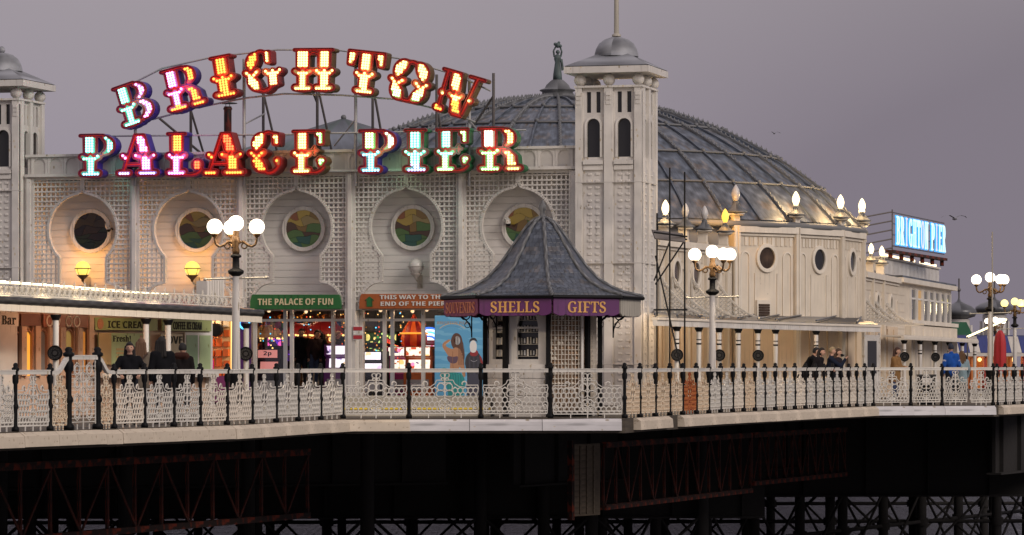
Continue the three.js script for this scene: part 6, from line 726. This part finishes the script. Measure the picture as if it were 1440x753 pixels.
  for (const s of [-1, 1]) { parts.push(colored(new THREE.SphereGeometry(.012, 8, 6).scale(1.2, .7, .6).translate(s * .032, .012, .088).applyMatrix4(M4(hc, R0)), [.02, .015, .01])); parts.push(colored(new THREE.SphereGeometry(.022, 6, 6).scale(.4, 1.2, .8).translate(s * .08, -.01, 0).applyMatrix4(M4(hc, R0)), skinC)); }
  // hands: palm, four fingers, thumb
  [0, 1].forEach(i => { const a = V(...el[i]), b = V(...wr[i]), d = b.clone().sub(a).normalize(), side = V(0, 1, 0).cross(d); if (side.length() < .1) side.set(0, 0, 1); side.normalize(); const up = d.clone().cross(side), q = (u, v, w) => b.clone().addScaledVector(d, u).addScaledVector(side, v).addScaledVector(up, w); const cap = (s, e, r) => { const l = s.distanceTo(e), gm = new THREE.CapsuleGeometry(r, l, 2, 6); gm.applyMatrix4(new THREE.Matrix4().compose(s.clone().add(e).multiplyScalar(.5), new THREE.Quaternion().setFromUnitVectors(V(0, 1, 0), e.clone().sub(s).normalize()), V(1, 1, 1))); parts.push(colored(gm, skinC)); }; cap(q(-.02, -.015, 0), q(.055, -.015, 0), .022); cap(q(-.02, .015, 0), q(.055, .015, 0), .022); [[-.03, .03], [-.01, .042], [.01, .038], [.03, .028]].forEach(([v, l]) => { cap(q(.06, v, 0), q(.075 + l * .4, v, -.012), .0085); cap(q(.075 + l * .4, v, -.012), q(.075 + l * .6, v, -.04), .008); }); cap(q(.01, i ? -.03 : .03, 0), q(.05, i ? -.055 : .055, -.02), .01); });
  const bg = mergeGeometries(parts.map(q => { const t = q.index ? q.toNonIndexed() : q; if (t.attributes.uv) t.deleteAttribute('uv'); return t; })); const bm = mesh('body', bg, bodyMat, g); bm.scale.setScalar(k);
  // hair or cap
  const cap = new THREE.SphereGeometry(1, 18, 14), cp = cap.attributes.position; for (let i = 0; i < cp.count; i++) { let x = cp.getX(i) * .092, y = cp.getY(i) * .128, z = cp.getZ(i) * .112; if (z > .02 && y < .055) { z = .02; x *= .85; } if (y < -.03 && !o.longHair) { y = -.03 - (y + .03) * .3 * -1; z = Math.min(z, -.0); } const f = 1 + .05 * Math.sin(i * 12.9); cp.setXYZ(i, x * f, y + .008, z * f - .008); } cap.computeVertexNormals();
  const hairs = [cap.applyMatrix4(M4(hc, R0))]; if (o.longHair) { for (let s = -2; s <= 2; s++) { const a = hd(s * .035, .02, -.07), b = hd(s * .05, -.26 - .02 * (2 - Math.abs(s)), -.1); const l = Math.hypot(a[0] - b[0], a[1] - b[1], a[2] - b[2]); hairs.push(new THREE.CapsuleGeometry(.042, l, 3, 8).applyMatrix4(new THREE.Matrix4().compose(V((a[0] + b[0]) / 2, (a[1] + b[1]) / 2, (a[2] + b[2]) / 2), new THREE.Quaternion().setFromUnitVectors(V(0, 1, 0), V(a[0] - b[0], a[1] - b[1], a[2] - b[2]).normalize()), V(1, 1, 1)))); } }
  if (o.capBrim) hairs.push(new THREE.CylinderGeometry(.085, .085, .012, 12, 1, false, -PI / 2, PI).rotateY(0).translate(0, .055, .06).applyMatrix4(M4(hc, R0)));
  const hm = mesh(o.capBrim || o.beanie ? 'cap' : 'hair', mergeGeometries(hairs.map(q => q.toNonIndexed())), mt(...o.hair, .8), g); hm.scale.setScalar(k);
  if (o.stripe) for (const s of [-1, 1]) { const b = mesh('sleeve_stripe', new THREE.CylinderGeometry(.072, .07, .05, 10), mt(.6, .6, .62, .8), g); b.position.set(s * .22 * k, 1.27 * k, -.01); b.rotation.z = s * .2; }
  if (o.strap) { const b = mesh('bag_strap', new MB().bar([-.16 * k, 1.46 * k, -.14 * k], [.16 * k, 1.1 * k, -.19 * k], .035, .02).geo(), mt(.06, .03, .02, .7), g); }
  return g;
}
const blk = [.008, .008, .01];
person({ px: 182, Z: 71.5, h: 1.64, yaw: 8, jacket: blk, hair: [.012, .008, .008], longHair: 1, label: 'smiling person in a black jacket facing the sea beside the menu board', arms: [[[-.32, 1.2, .05], [-.2, 1.08, .25]], [[.32, 1.2, .05], [.2, 1.08, .25]]] });
person({ px: 198, Z: 74.5, h: 1.74, yaw: 178, jacket: [.16, .13, .1], hair: [.12, .06, .03], longHair: 1, strap: 1, coat: 1, label: 'person with light brown hair and tan coat seen from behind' });
person({ px: 228, Z: 73, h: 1.76, yaw: 205, turn: -40, jacket: blk, hair: [.01, .007, .006], longHair: 1, coat: 1, label: 'person with long black hair and black coat at the kiosk' });
person({ px: 256, Z: 74, h: 1.64, yaw: 170, jacket: [.012, .01, .01], hair: [.01, .008, .008], hood: [.05, .02, .015], coat: 1, beanie: 1, label: 'person in a black hat and fur-collared black coat at the kiosk' });
person({ px: 1133, Z: 100.5, h: 1.74, yaw: 75, lean: 24, jacket: blk, hair: [.01, .008, .008], label: 'person in a black coat stooping over the railing', coat: 1, arms: [[[-.2, 1.15, .5], [-.1, 1.08, .75]], [[.2, 1.15, .5], [.1, 1.08, .75]]].map(a => a) });
person({ px: 1147, Z: 100, h: 1.68, yaw: 60, lean: 14, jacket: [.012, .01, .012], hair: [.015, .008, .006], longHair: 1, label: 'dark-haired person leaning on the railing between two others' });
person({ px: 1169, Z: 101, h: 1.68, yaw: 80, jacket: [.012, .016, .03], hair: [.3, .22, .12], label: 'grey-haired person in a navy jacket holding up a camera', arms: [[[-.1, 1.2, .28], [.0, 1.42, .42]], [[.1, 1.2, .28], [.06, 1.42, .42]]] });
person({ px: 1178, Z: 102.5, h: 1.64, yaw: 60, jacket: [.02, .015, .02], hair: [.06, .03, .015], longHair: 1, label: 'brown-haired person half hidden behind the one with the camera' });
{ const p = at(1184, 500, 100.9), g = thing('compact_camera', 'small black camera held up over the railing', 'camera'); g.position.copy(p); B('camera_body', MT.black, g, .06, .08, .13, 0, 0, 0); mesh('lens', new THREE.CylinderGeometry(.03, .03, .05, 12).rotateZ(PI / 2), MT.iron, g).position.set(.05, 0, 0); }
person({ px: 1259, Z: 107.5, h: 1.7, yaw: 60, lean: 4, jacket: [.22, .12, .05], legs: [.05, .07, .14], hair: [.05, .02, .012], longHair: 1, coat: 1, label: 'person in a tan coat looking at a phone by the medallion columns', arms: [[[-.22, 1.16, .1], [-.06, 1.16, .34]], [[.22, 1.16, .1], [.06, 1.16, .34]]] });
person({ px: 1338, Z: 110, h: 1.82, yaw: 200, jacket: [.015, .07, .3], hair: [.015, .02, .04], capBrim: 1, stripe: 1, label: 'person in a bright blue jacket and dark cap from behind' });
person({ px: 1353, Z: 111, h: 1.6, yaw: 190, jacket: [.22, .3, .33], hair: [.1, .05, .02], longHair: 1, label: 'person in a pale grey-blue coat beside the blue jacket', coat: 1 });
{ const m = arcade.matrixWorld, mk = (px, z) => { const x = fh(px, 511, z)[0]; return -V(x, 0, z).applyMatrix4(m).z; };
  const x0 = fh(404, 511, -2.4)[0], x1 = fh(479, 511, -2.4)[0]; BB('step_platform', room.floor, arcade, x0, x1, .061, .5, -3.6, -1.9);
  person({ px: 424, Z: mk(424, -2.5), y0: .5, h: 1.8, yaw: 0, jacket: blk, hair: [.01, .008, .008], label: 'dark figure standing upright just inside the arcade doors' });
  person({ px: 441, Z: mk(441, -2.6), y0: .5, h: 1.78, yaw: 40, lean: 12, jacket: [.03, .018, .02], legs: [.05, .07, .13], hair: [.02, .012, .01], label: 'person in a brown top and blue jeans bending inside the arcade doors' });
  person({ px: 454, Z: mk(454, -3), y0: .5, h: 1.76, yaw: -50, lean: 10, jacket: blk, hair: [.01, .008, .008], longHair: 1, label: 'dark figure beside the glass door post inside the arcade' });
  person({ px: 474, Z: mk(472, -3.1), y0: .5, h: 1.72, yaw: 70, jacket: [.015, .012, .012], hair: [.12, .06, .03], label: 'figure with light hair behind the bright white display in the arcade' }); }
// gulls
for (const [px, py, Z, s, l] of [[1343, 308, 190, 1.1, 'gull gliding beside the cyan sign'], [1089, 188, 320, .9, 'distant gull in the sky above the dome']]) { const p = at(px, py, Z), g = thing('gull', l, 'bird'); g.position.copy(p); g.scale.setScalar(s); g.rotation.y = .4; mesh('body', new THREE.LatheGeometry([[0, -.22], [.05, -.16], [.075, 0], [.05, .14], [.035, .2], [.01, .25], [0, .25]].map(q => new THREE.Vector2(...q)), 10).rotateX(PI / 2), mt(.35, .35, .37, .8), g); for (const sd of [-1, 1]) { const pos = []; const W = [[0, 0, .08, -.1], [.3, .14, .1, -.08], [.6, .1, .03, -.1], [.72, .02, -.06, -.09]]; for (let i = 0; i < 3; i++) { const [a, ya, fa, ba] = W[i], [b, yb, fb, bb] = W[i + 1]; pos.push(sd * a, ya, fa, sd * b, yb, fb, sd * b, yb, bb, sd * a, ya, fa, sd * b, yb, bb, sd * a, ya, ba); } const wg = new THREE.BufferGeometry(); wg.setAttribute('position', new THREE.Float32BufferAttribute(pos, 3)); wg.computeVertexNormals(); mesh('wing', wg, mt(.2, .2, .22, .8), g).position.y = .03; } }

scene.traverse(o => { if (o.isMesh) { o.castShadow = true; o.receiveShadow = true; } });
renderer.render(scene, camera);
